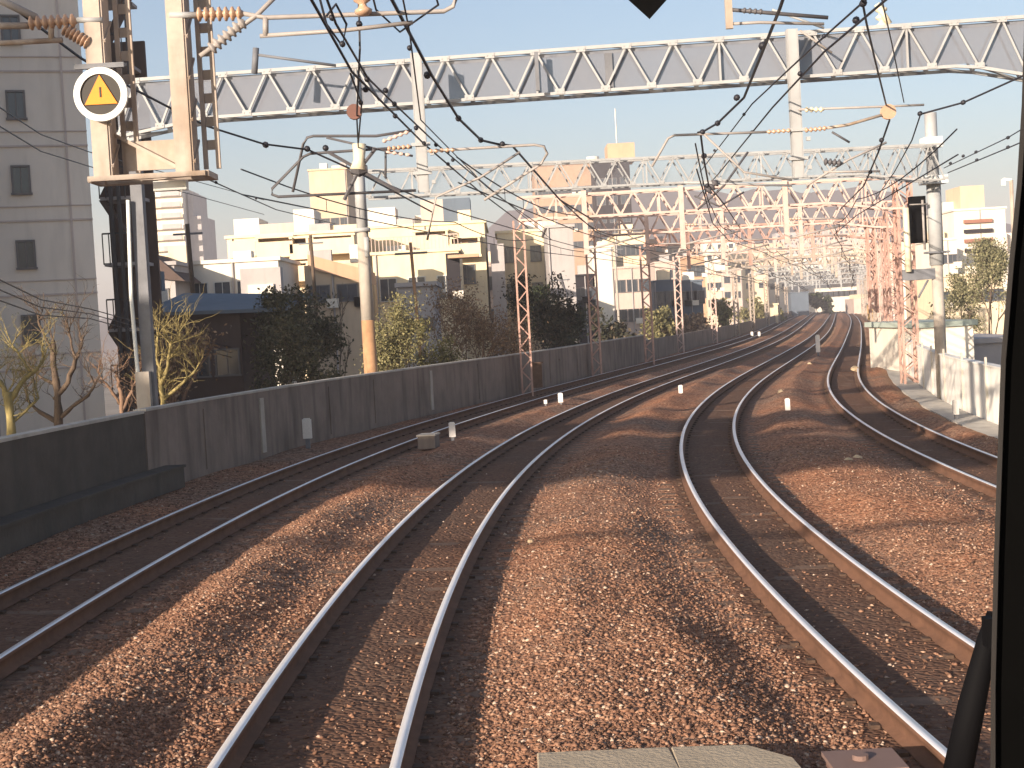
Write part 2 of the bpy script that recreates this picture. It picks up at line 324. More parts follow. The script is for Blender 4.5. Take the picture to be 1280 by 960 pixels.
# smooth the plan of the walls
def smooth_w(WY, WX):
    y = np.arange(-45, 430, 1.0); x = np.interp(y, WY, WX)
    for _ in range(12): x[1:-1] = (x[:-2] + 2 * x[1:-1] + x[2:]) / 4
    return y, x
WLYs, WLXs = smooth_w(WLY, WLX); WRYs, WRXs = smooth_w(WRY, WRX)
ysA, xsA = seg(-45, 24.7, WLYs, WLXs, 1.0); ysB, xsB = seg(24.72, 79, WLYs, WLXs, 1.0); ysC, xsC = seg(79.02, 428, WLYs, WLXs, 3)
t = thing("parapet_wall", (xsA[-1], ysA[-1], 0), 'dark near stretch of concrete parapet wall, left of the cable trough', 'wall')
a = MB(); wallstrip(a, ysA, xsA - .02, -.18, .18, 0, 1.19, zb=BASE); a.build('wall_panel', 'concrete_dark', t); a = MB(); wallstrip(a, ysA, xsA - .02, -.20, .22, 1.19, 1.235); a.build('coping', 'concrete_lit', t)  # coping paler than its wall: sun on the top edge put into the colour
t = thing("parapet_wall", (xsB[0], ysB[0], 0), 'weathered brown concrete parapet wall curving behind the tall left pole', 'wall')
a = MB(); wallstrip(a, ysB, xsB, -.18, .18, 0, 1.22, zb=BASE); a.build('wall_panel', 'concrete', t); a = MB(); wallstrip(a, ysB, xsB, -.20, .22, 1.22, 1.26); a.build('coping', 'concrete_lit', t)  # paler coping again colours in the sunlit top edge
for Yj in (27.5, 30.6, 34.9, 38.0, 42.5, 47.0, 51.5, 56, 61, 66):    # vertical joints / drain strips standing proud of the face
    xj = float(np.interp(Yj, WLYs, WLXs)); an = math.atan2(float(np.interp(Yj + 1, WLYs, WLXs)) - xj, 1)
    a = MB(); wd = .22 if Yj in (30.6, 42.5) else .07; a.box((xj + .012, Yj, .1 + .6), (.02 if wd < .1 else .04, wd, 1.1), 0, yaw=-an); a.build('joint_strip', 'pole' if wd > .1 else 'concrete', t)
t = thing("parapet_wall", (xsC[0], ysC[0], 0), 'far stretch of low dark parapet wall running past the distant masts', 'wall')
a = MB(); wallstrip(a, ysC, xsC, -.18, .18, 0, .95, zb=BASE); a.build('wall_panel', 'concrete', t)
# cable trough along the foot of the near wall
ys, xs = seg(-20, 25.5, WLYs, WLXs); a = MB(); wallstrip(a, ys, xs, .02, .30, -.12, .22); a.build_ = None
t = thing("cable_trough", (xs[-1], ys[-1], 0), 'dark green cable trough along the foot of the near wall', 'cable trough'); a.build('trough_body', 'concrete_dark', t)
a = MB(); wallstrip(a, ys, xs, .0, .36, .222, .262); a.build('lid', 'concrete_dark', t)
# conduit on trough
# right wall
ysR, xsR = seg(-45, 62, WRYs, WRXs); t = thing("trackside_wall", (xsR[-1], ysR[-1], 0), 'whitewashed concrete wall in sun on the right beyond the last track', 'wall')
a = MB(); wallstrip(a, ysR, xsR, .0, .16, 0, 1.12, zb=BASE); a.build('wall_panel', 'wallw', t); a = MB(); wallstrip(a, ysR, xsR, -.03, .22, 1.12, 1.16); a.build('coping', 'wallw', t)
for Yj in np.arange(-10, 62, 3.4):
    xj = float(np.interp(Yj, WRYs, WRXs)); an = math.atan2(float(np.interp(Yj + 1, WRYs, WRXs)) - xj, 1); a = MB(); a.box((xj - .02, Yj, .36), (.05, .05, 1.5), 0, yaw=-an); a.build('joint_strip', 'concrete_lit', t)
a = MB(); wallstrip(a, ysR, xsR, -.75, .70, -.5, -.10); a.build('foot_slab', 'concrete_lit', t)
ysR, xsR = seg(62.05, 428, WRYs, WRXs, 3); t = thing("panel_fence", (xsR[0], ysR[0], 0), 'far pale panel fence with tall upright posts on the right of the tracks', 'fence')
a = MB(); wallstrip(a, ysR, xsR, .0, .10, 0, 1.0, zb=BASE); a.build('fence_panel', 'wallw', t)
yj = 62.6
for _ in range(46):
    xj = float(np.interp(yj, WRYs, WRXs)); a = MB(); a.box((xj - .05, yj, float(zg(xj, yj)) + .7), (.14, .14, 1.5)); a.build('fence_post', 'white', t); yj *= 1.035

# ------------------------------------------------------------------ gantries
def truss(t, A, B, dz, dw, nb, mt, hL=0, hR=0, ch=.075, dg=.045, vert_every=4, name='truss_beam'):
    """box truss, A,B bottom corners centre line; hL/hR haunch drops"""
    A = np.asarray(A, float); B = np.asarray(B, float); L = np.linalg.norm(B - A); u = (B - A) / L; v = np.array([-u[1], u[0], 0]); v /= np.linalg.norm(v); up = np.array([0, 0, 1.])
    mb = MB(); hl = 1.5
    def bot(s):
        d = 0
        if hL and s < hl: d = hL * (1 - s / hl)
        if hR and s > L - hl * 1.6: d = hR * min(1, (s - (L - hl * 1.6)) / (hl * 1.2))
        return A + u * s - up * d
    for sg in (-1, 1):
        o = v * sg * dw / 2; N = nb * 2
        mb.bar(A + o + up * dz, B + o + up * dz, ch, m=0)
        pts = [bot(L * i / N) for i in range(N + 1)]
        for i in range(N): mb.bar(pts[i] + o, pts[i + 1] + o, ch * .9)
        for i in range(N):
            a = (A + u * L * i / N + up * dz) if i % 2 else pts[i]; b = pts[i + 1] if i % 2 else (A + u * L * (i + 1) / N + up * dz)
            mb.bar(a + o, b + o, dg)
            if i % (vert_every * 2) == 3: mb.bar(pts[i] + o, A + u * L * i / N + up * dz + o, dg)
    for i in range(0, nb * 2, 2):
        s0 = L * i / (nb * 2); s1 = L * min(i + 2, nb * 2) / (nb * 2)
        mb.bar(A + u * s0 - v * dw / 2 + up * dz, A + u * s1 + v * dw / 2 + up * dz, .03); mb.bar(bot(s0) - v * dw / 2, bot(s1) + v * dw / 2, .03)
    if A[1] < 45:      # riveted gusset plates at the nodes of the near face
        gm = mb; yw = math.atan2(u[1], u[0])
        for i in range(0, nb * 2 + 1, 1):
            s_ = L * i / (nb * 2); p = (A + u * s_ + up * (dz - .02)) if i % 2 else (bot(s_) + up * .03); q = p - v * (dw / 2 + ch * .5 + .006)
            gm.box(q, (.15, .008, .085), 0, yaw=yw)
            for e in (-.045, .045): gm.box(q - v * .008 + u * e, (.018, .012, .018), 0, yaw=yw)
    mb.build(name, mt, t)
    return u, v, L, bot
def sheet(t, A, B, dz, dw, mt='panel', hL=0, hR=0):
    A = np.asarray(A, float); B = np.asarray(B, float); u = (B - A) / np.linalg.norm(B - A); v = np.array([-u[1], u[0], 0]); L = np.linalg.norm(B - A)
    mb = MB(); o = -v * (dw / 2 - .07); th = v * .004; z0 = .04; z1 = dz - .04; P = []
    xs = [0, 1.5, L - 2.4, L - .6, L]; dd = [hL, 0, 0, hR, hR]
    for s, d in zip(xs, dd):
        b = A + u * s + o + np.array([0, 0, z0 - d]); tp = A + u * s + o + np.array([0, 0, z1]); P += [b, b + th, tp + th, tp]
    mb.add(P, [(4 * i + a, 4 * i + (a + 1) % 4, 4 * i + 4 + (a + 1) % 4, 4 * i + 4 + a) for i in range(4) for a in range(4)]); mb.build('mesh_panel', mt, t)
def lattice_mast(t, x, y, z0, z1, wd, mt, name='mast', fl=.055, step=.38):
    mb = MB()
    for i in (-1, 1):
        for j in (-1, 1): mb.bar((x + i * wd / 2, y + j * wd / 2, z0), (x + i * wd / 2, y + j * wd / 2, z1), fl)
    z = z0; k = 0
    while z < z1 - .05:
        zz = min(z + step, z1); s = 1 if k % 2 else -1
        for j in (-1, 1):
            mb.bar((x - s * wd / 2, y + j * wd / 2, z), (x + s * wd / 2, y + j * wd / 2, zz), fl * .55); mb.bar((x + j * wd / 2, y - s * wd / 2, z), (x + j * wd / 2, y + s * wd / 2, zz), fl * .55)
        z = zz; k += 1
    return mb.build(name, mt, t)
def insulator(t, a, b, r=.065, n=7, mt='insul'):
    a = np.asarray(a, float); b = np.asarray(b, float); pts = []; rr = []
    for i in range(n * 4 + 1):
        pts.append(a + (b - a) * i / (n * 4)); rr.append([.4, .95, 1.0, .5][i % 4] * r)
    mb = MB(); mb.tube(pts, rr, 12); return mb.build('insulator', mt, t, True)
def pipe(t, pts, r=.022, mt='tube', name='bracket_arm'):
    mb = MB(); mb.tube(pts, r, 8); return mb.build(name, mt, t, True)
def P(px, Y): return [W(x, y, Y) for x, y in px]

# gantry over the frame: hanging frame with the round sign
def make_overhead_frame():
    t = thing("suspended_portal", W(180, 210, 15.5), 'rusty cream steel hanging frame of two channel posts, upper left, behind the round warning sign', 'overhead frame')
    Yf = 15.5; zb = 4.22; zt = 8.0
    for x0, nm in ((W(121, 100, Yf)[0], 'l'), (W(224, 100, Yf)[0], 'r')):
        mb = MB(); mb.box((x0, Yf - .0, (zb + zt) / 2), (.15, .03, zt - zb)); mb.box((x0 + .085, Yf + .14, (zb + zt) / 2), (.02, .28, zt - zb)); mb.box((x0 - .085, Yf + .14, (zb + zt) / 2), (.02, .28, zt - zb))
        for z in np.arange(zb + .1, zt, .42): mb.bar((x0 + .10, Yf, z), (x0 + .10, Yf + .30, z + .25), .025); 
        mb.build('channel_post', 'cream', t)
        xr = x0 + .22; mb = MB()      # ladder like battens seen right of the post
        for dx in (0, .13): mb.bar((xr - .06 + dx, Yf + .30, zb + .05), (xr - .06 + dx, Yf + .30, zt), .045)
        z = zb + .3
        while z < zt: mb.box((xr + .005, Yf + .33, z), (.16, .02, .10)); z += .24
        mb.build('batten_strip', 'cream', t)
    a, b = W(112, 212, Yf), W(257, 213, Yf); mb = MB(); zf = 4.2
    mb.bar((a[0], Yf, zf), (b[0], Yf, zf), .07, .05); mb.bar((a[0], Yf + .5, zf), (b[0], Yf + .5, zf), .07, .05); mb.bar((a[0], Yf, zf), (a[0], Yf + .5, zf), .06); mb.bar((b[0], Yf, zf), (b[0], Yf + .5, zf), .06)
    mb.bar((a[0], Yf, zf), (b[0], Yf + .5, zf), .035); mb.bar((b[0], Yf, zf), (a[0], Yf + .5, zf), .035)
    mb.build('bottom_frame', 'cream', t)
    mb = MB(); c = W(185, 192, Yf + .25); mb.box((c[0] + .02, Yf + .28, 4.44), (.52, .03, .30)); mb.bar((c[0] - .32, Yf + .2, 4.66), (c[0] + .30, Yf + .2, 4.30), .035); mb.build('junction_plate', 'cream', t)
    mb = MB(); c = W(205, 222, Yf); mb.box((c[0], Yf + .3, 4.12), (.34, .12, .10)); mb.build('lamp_box', 'white', t)
    a = W(100, 80, Yf); mb = MB(); mb.box((a[0] + .2, Yf - .02, 5.33), (.5, .05, .05)); mb.build('clamp_bar', 'galvd', t)
    # left brackets
    pipe(t, P([(-60, 33), (36, 32)], Yf), .035, 'cream'); insulator(t, *P([(36, 29), (96, 26)], Yf), r=.075); insulator(t, *P([(80, 36), (112, 55)], Yf), r=.07)
    pipe(t, P([(-60, 57), (78, 50)], Yf), .028, 'cream'); pipe(t, P([(64, 30), (64, 50)], Yf), .03, 'cream'); pipe(t, P([(96, 25), (128, 25)], Yf), .03, 'galv', 'bracket_clamp'); pipe(t, P([(-20, -10), (45, 22)], Yf), .04, 'tube')
    # right brackets
    pipe(t, P([(212, 19), (246, 19)], Yf), .035, 'galv', 'bracket_clamp'); insulator(t, *P([(246, 18), (304, 17)], Yf), r=.075); insulator(t, *P([(263, 62), (306, 26)], Yf), r=.07, mt='tube')
    pipe(t, P([(304, 17), (332, 22), (450, 18), (555, 14), (566, 8), (572, -8)], Yf), .024, 'tube'); pipe(t, P([(332, 22), (332, 45)], Yf), .03, 'tube'); pipe(t, P([(325, 45), (430, 38), (516, 28)], Yf), .022, 'tube'); pipe(t, P([(250, 70), (320, 20), (350, -10)], Yf), .025, 'tube')
    return t
make_overhead_frame()
t = thing("round_sign", W(126, 118, 15.38), 'round white sign with an orange triangle and small bar, upper left', 'sign'); c = W(126, 118, 15.38)
def disc(mb, c, r0, r1, y, th, n=40, m=0):
    V = []; 
    for k in range(n):
        a = 2 * math.pi * k / n; ca, sa_ = math.cos(a), math.sin(a)
        for r in (r0, r1):
            for yy in (y, y + th): V.append((c[0] + r * ca, yy, c[2] + r * sa_))
    Fc = []
    for k in range(n):
        i = 4 * k; j = 4 * ((k + 1) % n); Fc += [(i, i + 2, j + 2, j), (i + 3, i + 1, j + 1, j + 3), (i + 2, i + 3, j + 3, j + 2)]
        if r0 > 0: Fc.append((i + 1, i, j, j + 1))
    mb.add(V, Fc, m)
mb = MB(); disc(mb, c, .205, .27, c[1] - .02, .045); mb.build('ring', 'white', t); mb = MB(); disc(mb, c, .001, .206, c[1], .02); mb.build('backplate', 'signblack', t)
mb = MB(); tr_ = [(0, .195), (-.165, -.10), (.165, -.10)]; mb.add([(c[0] + x, c[1] - yy, c[2] + z) for yy in (.016, .003) for x, z in tr_], [(0, 1, 2), (5, 4, 3), (0, 3, 4, 1), (1, 4, 5, 2), (2, 5, 3, 0)]); mb.build('triangle', 'amber', t)
mb = MB(); mb.box((c[0], c[1] - .021, c[2] + .02), (.016, .006, .10)); mb.build('bar_mark', 'signblack', t)
mb = MB(); mb.box((c[0], c[1] + .06, c[2]), (.05, .08, .3)); mb.build('mount', 'galvd', t)
# black diamond board hanging just above the picture's top edge
t = thing("diamond_board", W(811, 5, 14), 'black diamond shaped board hanging at the top edge over the tracks', 'sign'); c = W(811, -3, 14)
mb = MB(); r = .19; mb.add([(c[0] + x, c[1] + y, c[2] + z) for y in (0, .03) for x, z in ((0, -r), (r, 0), (0, r), (-r, 0))], [(0, 1, 2, 3), (7, 6, 5, 4), (0, 4, 5, 1), (1, 5, 6, 2), (2, 6, 7, 3), (3, 7, 4, 0)]); mb.build('board', 'black', t)
mb = MB(); mb.tube([c + [0, .015, r], c + [0, .015, 2.2]], .012); mb.build('hanger', 'wire', t)
t = thing("wire_bracket", W(910, 15, 15.5), 'small pale overhead bracket with two arms at the top edge right of centre', 'bracket')
mb = MB(); a = W(907, -60, 15.5); b = W(912, 36, 15.5); mb.bar(a, b, .07, .05); mb.build('hanger_plate', 'cream', t); pipe(t, P([(912, 12), (960, 16), (1035, 22)], 15.5), .02, 'tubed'); pipe(t, P([(912, 30), (950, 28), (1030, 30)], 15.5), .016, 'tube'); insulator(t, *P([(928, 13), (955, 15)], 15.5), r=.03, n=4, mt='tubed')

# first gantry
t = thing("overhead_gantry", (-6.2, 24.6, 0), 'nearest grey lattice gantry spanning the whole width across the top of the picture', 'gantry', 'overhead line gantries')
zb1 = 6.16; dz1 = .70; A = np.array([-6.3, 25.7, zb1]); B = np.array([9.9, 24.3, zb1])
truss(t, A, B, dz1, .5, 22, 'galv', .22, .42, ch=.055, dg=.032); sheet(t, A, B, dz1, .5, hL=.2, hR=.4)
mb = MB(); x = W(178, 300, 26.6)[0] - .03; mb.box((x, 26.6, (zb1 + BASE) / 2 + .35), (.20, .22, zb1 - BASE - .7 + .7)); mb.build('mast', 'galvd', t)
mb = MB(); mb.tube([W(160, 250, 26.4), W(164, 372, 26.4), W(177, 520, 26.4) , W(180, 560, 26.4)], .035, 8); mb.build('drain_pipe', 'white', t)
mb = MB(); p = W(181, 480, 26.5); mb.box((p[0] - .0, 26.46, .9), (.24, .25, 2.2)); mb.build('mast_sleeve', 'pole', t)
mb = MB(); mb.box((9.95, 24.62, 1.7), (.3, .3, 11.2)); mb.build('mast', 'galv', t)
for px0, px1, y0, y1 in ((518, 531, 66, 240), (991, 998, 36, 222)):
    a, b = W(px0, y0, 24.15), W(px1, y1, 24.15); mb = MB(); x = (a[0] + b[0]) / 2
    mb.box((x, 24.15, (a[2] + b[2]) / 2), (.15, .02, a[2] - b[2])); mb.box((x + .08, 24.21, (a[2] + b[2]) / 2), (.015, .14, a[2] - b[2])); mb.box((x - .08, 24.21, (a[2] + b[2]) / 2), (.015, .14, a[2] - b[2]))
    for q in (.75, .3): mb.box((x, 24.13, b[2] + q), (.30, .06, .05)); mb.box((x + .17, 24.13, b[2] + q - .15), (.06, .06, .06))
    mb.build('drop_post', 'galv', t)
mb = MB(); mb.box((9.6, 24.3, 6.7), (1.0, .5, .08)); mb.box((9.3, 24.3, 6.45), (.55, .3, .38)); mb.build('platform', 'white', t)
Yg = 24.1
pipe(t, P([(515, 163), (470, 170), (392, 170), (384, 172), (379, 180), (366, 240)], Yg), .022, 'tubed'); pipe(t, P([(515, 184), (460, 187), (388, 192), (379, 196), (340, 236), (340, 243), (348, 246), (520, 238)], Yg), .022, 'tubed'); pipe(t, P([(408, 172), (470, 186), (516, 195)], Yg), .018, 'tubed')
insulator(t, *P([(478, 177), (512, 164)], Yg), r=.035, n=5, mt='pink'); insulator(t, *P([(484, 186), (514, 183)], Yg), r=.04, n=5); insulator(t, *P([(482, 190), (514, 194)], Yg), r=.03, n=4, mt='pink')
pipe(t, P([(482, 188), (482, 222)], Yg), .018, 'tubed')
pipe(t, P([(534, 189), (600, 185), (668, 181), (680, 183), (684, 192), (676, 205), (605, 250)], Yg), .022, 'tube'); pipe(t, P([(534, 300), (545, 246), (600, 222), (650, 190)], Yg), .02, 'tube'); insulator(t, *P([(536, 189), (570, 187)], Yg), r=.035, n=5)
insulator(t, *P([(988, 163), (958, 165)], Yg), r=.035, n=5); pipe(t, P([(958, 165), (900, 167), (843, 169), (835, 173), (815, 208)], Yg), .02, 'tube'); pipe(t, P([(990, 225), (930, 215), (880, 168)], Yg), .018, 'tube')
insulator(t, *P([(1006, 137), (1030, 137)], Yg), r=.045, n=4, mt='insulw'); pipe(t, P([(998, 137), (1110, 133), (1155, 131)], Yg), .018, 'tube'); insulator(t, *P([(1006, 163), (1034, 160)], Yg), r=.04, n=5); pipe(t, P([(1034, 160), (1060, 156), (1105, 143)], Yg), .024, 'cream')
pipe(t, P([(1000, 38), (1040, 66)], Yg), .018, 'tube'); pipe(t, P([(965, 12), (1030, 35)], Yg), .02, 'galv'); pipe(t, P([(320, 60), (318, 92)], Yg), .05, 'galvd', 'hanger'); pipe(t, P([(318, 68), (420, 82)], Yg), .022, 'galvd')
insulator(t, *P([(1103, 36), (1101, 6)], 24.5), r=.10, n=3, mt='insulw'); pipe(t, P([(1096, 5), (1112, 30)], 24.4), .05, 'insulw', 'fitting')
mb = MB(); c = W(1110, 140, Yg); mb.tube([c + [0, -.05, 0], c + [0, -.02, 0], c + [0, 0, 0], c + [0, .03, 0]], [.12, .10, .10, .12], 14); mb.build('pulley', 'insul', t, False)
mb = MB(); 
for dx in (0.,): c = W(760, 100, 24.8); mb.box((W(762, 98, 24.75)[0], 24.8, 6.45), (.12, .06, .62))
mb.build('equipment_plate', 'galvd', t); mb = MB(); mb.box((W(672, 98, 24.5)[0], 24.6, 6.5), (.06, .06, .62)); mb.build('equipment_plate', 'galvd', t)

# second gantry on a concrete pole and a steel pole
t = thing("overhead_gantry", (-3.57, 39.3, 0), 'second grey lattice gantry, from the rust stained concrete pole to the grey steel pole', 'gantry', 'overhead line gantries')
A = np.array([-3.5, 40.2, 5.94]); B = np.array([12.0, 41.6, 5.94]); truss(t, A, B, .70, .5, 20, 'galv', 0, .25, ch=.06, dg=.036); sheet(t, A, B, .70, .5, mt='panel_thin', hR=.25)
p0 = W(467, 522, 39.3); p1 = W(452, 205, 39.3); zm = W(464, 400, 39.3)[2]; zu = W(455, 285, 39.3)[2]
mb = MB(); mb.tube([(p0[0], 39.3, BASE), (p0[0], 39.3, zm)], [.19, .17], 14); mb.build('mast', 'pole_rust', t, True)
mb = MB(); mb.tube([(p0[0], 39.3, zm + .002), (p0[0], 39.3, zu)], [.17, .15], 14); mb.build('mast', 'pole', t, True)
mb = MB(); mb.tube([(p0[0], 39.3, zu), (p0[0], 39.3, 6.8)], .145, 12); mb.box((p0[0], 39.3, zu - .05), (.38, .38, .10)); mb.box((p0[0] + .1, 39.12, zu - .5), (.12, .06, .5)); mb.build('pole_top', 'galv', t, True)
q = W(1178, 486, 42.4); mb = MB(); mb.tube([(q[0], 42.4, -.4), (q[0], 42.4, 3.4)], .16, 14); mb.build('mast', 'pole', t, True)
mb = MB(); mb.tube([(q[0], 42.4, 3.4), (q[0], 42.4, 5.9)], .20, 14); mb.tube([(q[0], 42.4, 5.9), (q[0], 42.4, 7.62)], .17, 14); mb.build('mast', 'galv', t, True)
for z, w_ in ((6.78, .5), (5.75, .7)): mb = MB(); mb.box((q[0] - .05, 42.25, z), (w_, .5, .28 if w_ < .6 else .22)); mb.build('collar', 'white', t)
mb = MB(); z = W(1178, 315, 42.4)[2]; mb.box((q[0], 42.35, z), (.62, .45, .05)); z2 = W(1150, 343, 42.4)[2]; mb.bar((q[0] - 1.0, 42.3, z2), (q[0] + .1, 42.3, z2), .06, .3); mb.build('step_platform', 'galvd', t)
pipe(t, P([(1132, 260), (1134, 300), (1136, 340)], 42.2), .09, 'insulw', 'arrester'); pipe(t, P([(1153, 250), (1156, 312)], 42.2), .035, 'tube', 'support_strut'); pipe(t, P([(1137, 256), (1160, 255)], 42.2), .02, 'tube'); pipe(t, P([(1148, 372), (1160, 350)], 42.2), .03, 'galvd', 'support_strut')
mb = MB(); c = W(1148, 270, 42.6); mb.box((c[0], 42.7, c[2] - .1), (.42, .3, 1.3)); mb.build('transformer_box', 'blackm', t)
for x0, x1, y0, y1 in ((528, 530, 200, 262), (1006, 1008, 185, 290)): pass

# later gantries
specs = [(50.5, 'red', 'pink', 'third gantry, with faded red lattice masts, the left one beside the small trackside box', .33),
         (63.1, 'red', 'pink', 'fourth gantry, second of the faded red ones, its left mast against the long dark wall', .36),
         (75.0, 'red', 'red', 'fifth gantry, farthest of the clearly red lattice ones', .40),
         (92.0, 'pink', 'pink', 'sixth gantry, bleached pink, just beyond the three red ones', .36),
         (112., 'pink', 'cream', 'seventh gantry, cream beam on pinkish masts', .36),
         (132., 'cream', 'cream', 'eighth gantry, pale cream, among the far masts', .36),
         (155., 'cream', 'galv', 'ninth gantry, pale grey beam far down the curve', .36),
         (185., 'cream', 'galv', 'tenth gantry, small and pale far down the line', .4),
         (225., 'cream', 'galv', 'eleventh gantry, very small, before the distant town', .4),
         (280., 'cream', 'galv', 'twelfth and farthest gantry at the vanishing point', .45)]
for Yg_, mm, bm_, lab, mw in specs:
    if Yg_ < 80: xl = {50.5: W(659, 480, 50.5)[0], 63.1: W(746, 460, 63.1)[0], 75.0: W(812, 445, 75.)[0]}[Yg_]
    else: xl = float(np.interp(Yg_, WLYs, WLXs)) + .15
    xr = float(tx(4, Yg_)) + 2.2; t = thing("overhead_gantry", (xl, Yg_, 0), lab, 'gantry', 'overhead line gantries')
    zb = 5.8 if Yg_ < 100 else 5.9; dz = .74; nb = int((xr - xl) / .82)
    big = Yg_ < 130
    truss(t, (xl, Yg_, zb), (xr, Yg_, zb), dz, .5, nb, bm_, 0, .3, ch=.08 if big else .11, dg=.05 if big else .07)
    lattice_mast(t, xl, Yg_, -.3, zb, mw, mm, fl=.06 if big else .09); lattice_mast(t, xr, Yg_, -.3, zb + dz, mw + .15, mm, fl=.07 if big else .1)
    if Yg_ in (63.1, 75.0, 92.0): lattice_mast(t, xr - .9, Yg_, 2.0, zb, .3, mm, name='drop_post', fl=.06)
    for ka, kb in ((1, 2), (2, 3), (3, 4)):
        xm = float((tx(ka, Yg_) + tx(kb, Yg_)) / 2); mb = MB(); mb.box((xm, Yg_ - .32, zb - .2), (.16 if big else .2, .12, 2.1)); mb.build('drop_post', bm_, t)
        if Yg_ < 160:
            pipe(t, [(xm, Yg_ - .35, zb - .45), (xm + 1.2, Yg_ - .35, zb - .5), (xm + 1.9, Yg_ - .35, zb - .55)], .03, 'tube'); pipe(t, [(xm, Yg_ - .35, zb - 1.1), (xm + 1.9, Yg_ - .35, zb - .75)], .03, 'tube')
            if Yg_ < 100: insulator(t, (xm + .1, Yg_ - .35, zb - .46), (xm + .5, Yg_ - .35, zb - .47), r=.05, n=4)
# unseen bridge added to cast the wide shadow; cable behind the camera
t = thing("shadow_bridge", (-16, -1.6, 0), 'unseen roofed bridge shape added behind the viewer to cast the wide shadow', 'shadow_bridge')
mb = MB(); mb.box((-17.0, -1.6, 7.98), (36, 2.1, .16)); mb.build('deck', 'galv', t)
for y in (-2.6, -.6):
    mb = MB(); mb.box((-26.2, y, 8.95), (17.6, .06, 1.75)); mb.build('parapet', 'galvd', t); mb = MB(); mb.box((-8.2, y, 8.5), (18.2, .06, .85)); mb.build('parapet', 'galvd', t)
mb = MB(); mb.box((-26.2, -1.6, 11.0), (17.6, 2.4, .5)); mb.build('roof', 'galvd', t)
for x in np.arange(-34, -17, 3.3): mb = MB(); mb.box((x, -1.6, 10.3), (.12, 1.9, 1.0)); mb.build('roof_post', 'galvd', t)
for x in (-21.8, 10.9): mb = MB(); mb.box((x, -1.6, 3.7), (.5, 1.2, 8.4)); mb.build('pier', 'concrete_lit', t)
mb = MB(); mb.tube([(-26, -3.7, 7.0), (-16, -3.5, 6.3), (-12, -3.3, 6.15), (-8, -3.2, 6.2), (-4, -3.2, 6.3), (5, -3.1, 6.9)], .06, 6); tag(mb.build("cross_span_cable", 'wire'), 'thick black cable bundle strung across behind the viewer', 'cable')

# ------------------------------------------------------------------ wires
def wire(name, pts, lab, cat='overhead wire', r=.014, beads=(), br=.035, group='overhead wires'):
    pts = [W(*p) if len(p) == 3 and not isinstance(p, np.ndarray) else p for p in pts]; t = thing(name, pts[0], lab, cat, group)
    mb = MB(); mb.tube(pts, r, 5); mb.build('wire', 'wire', t)
    mb = None
    for px, py, Y in beads:
        mb = MB(); c = W(px, py, Y); mb.tube([c - [0, br, br * .4], c - [0, br * .4, 0], c + [0, br * .5, .0], c + [0, br, br * .4]], [br * .5, br, br, br * .5], 8); mb.build('clamp', 'wire', t, True)
wire('overhead_wire', [(470, -30, 14.2), (490, 0, 15.0), (540, 95, 18.8), (573, 148, 21.5), (601, 175, 23.6), (622, 180, 24.1), (640, 182, 24.2), (700, 250, 33), (741, 275, 40)], 'thick dark wire from the top edge to the bracket right of the first drop post', r=.02, beads=[(534, 94, 18.7), (573, 148, 21.5), (601, 175, 23.6), (628, 180, 24.1)], br=.045)
wire('overhead_wire', [(372, -30, 12.6), (395, 10, 13.2), (440, 90, 16.8), (490, 140, 20), (530, 180, 24), (600, 240, 33), (660, 285, 44)], 'left one of a close wire pair descending from the top left of centre', r=.015, beads=[(457, 112, 18), (494, 145, 20.5), (530, 179, 24), (560, 205, 27)])
wire('overhead_wire', [(398, -30, 12.8), (420, 30, 13.8), (460, 98, 17.5), (493, 130, 20), (548, 182, 24.8), (620, 243, 35), (680, 285, 47)], 'right one of a close wire pair descending from the top left of centre', r=.013, beads=[(459, 99, 17.5), (482, 113, 19), (493, 130, 20), (520, 160, 22), (545, 181, 24.6), (566, 200, 27)])
wire('overhead_wire', [(395, -20, 14), (408, 30, 14.2), (428, 58, 14.6), (433, 30, 14.4), (420, 5, 14.2), (408, 20, 14.1)], 'looped dark jumper wire curling at the top edge above the left brackets', r=.012, beads=[(415, 22, 14.1), (428, 55, 14.5)], br=.03)
wire('overhead_wire', [(448, -20, 15.8), (450, 60, 15.8), (446, 145, 20), (448, 185, 24)], 'near vertical wire above the cream square tower, carrying a round pulley', r=.012, beads=[(449, 30, 15.8)])
wire('overhead_wire', [(20, 12, 15.5), (100, 72, 17.2), (165, 110, 18.8), (215, 136, 20.2), (260, 158, 21.6), (330, 180, 23.2), (385, 187, 24.0), (447, 215, 24.4), (540, 265, 31)], 'dark beaded wire passing behind the hanging frame to the left brackets', r=.016, beads=[(332, 181, 23.2), (384, 186, 24), (407, 185, 24.1)], br=.05)
wire('overhead_wire', [(985, -20, 14.2), (975, 10, 15), (930, 122, 21), (897, 154, 23.4), (880, 164, 24.1), (872, 166, 24.2)], 'dark wire from the top edge to the bracket tip left of the second drop post', r=.018, beads=[(953, 57, 17.5), (921, 122, 21), (897, 154, 23.4), (878, 165, 24.1)], br=.045)
wire('overhead_wire', [(876, 168, 24.2), (880, 200, 26), (886, 232, 32), (905, 255, 40), (925, 285, 55)], 'short dark jumper wire hanging below the bracket tip between second and third tracks', r=.018, beads=[(880, 195, 26), (884, 232, 32)], br=.05)
wire('overhead_wire', [(1140, -25, 14.6), (1107, 0, 15.4), (1030, 65, 19), (965, 135, 24.6), (900, 215, 38), (872, 246, 50)], 'lower one of a wire pair sloping down leftward past the second drop post', r=.015, beads=[(1000, 92, 21), (940, 165, 29)])
wire('overhead_wire', [(1110, -25, 15), (1020, 55, 19), (940, 130, 26), (875, 215, 42)], 'upper one of a wire pair sloping down leftward past the second drop post', r=.013, beads=[(1030, 45, 19), (930, 143, 27), (893, 188, 34)], br=.03)
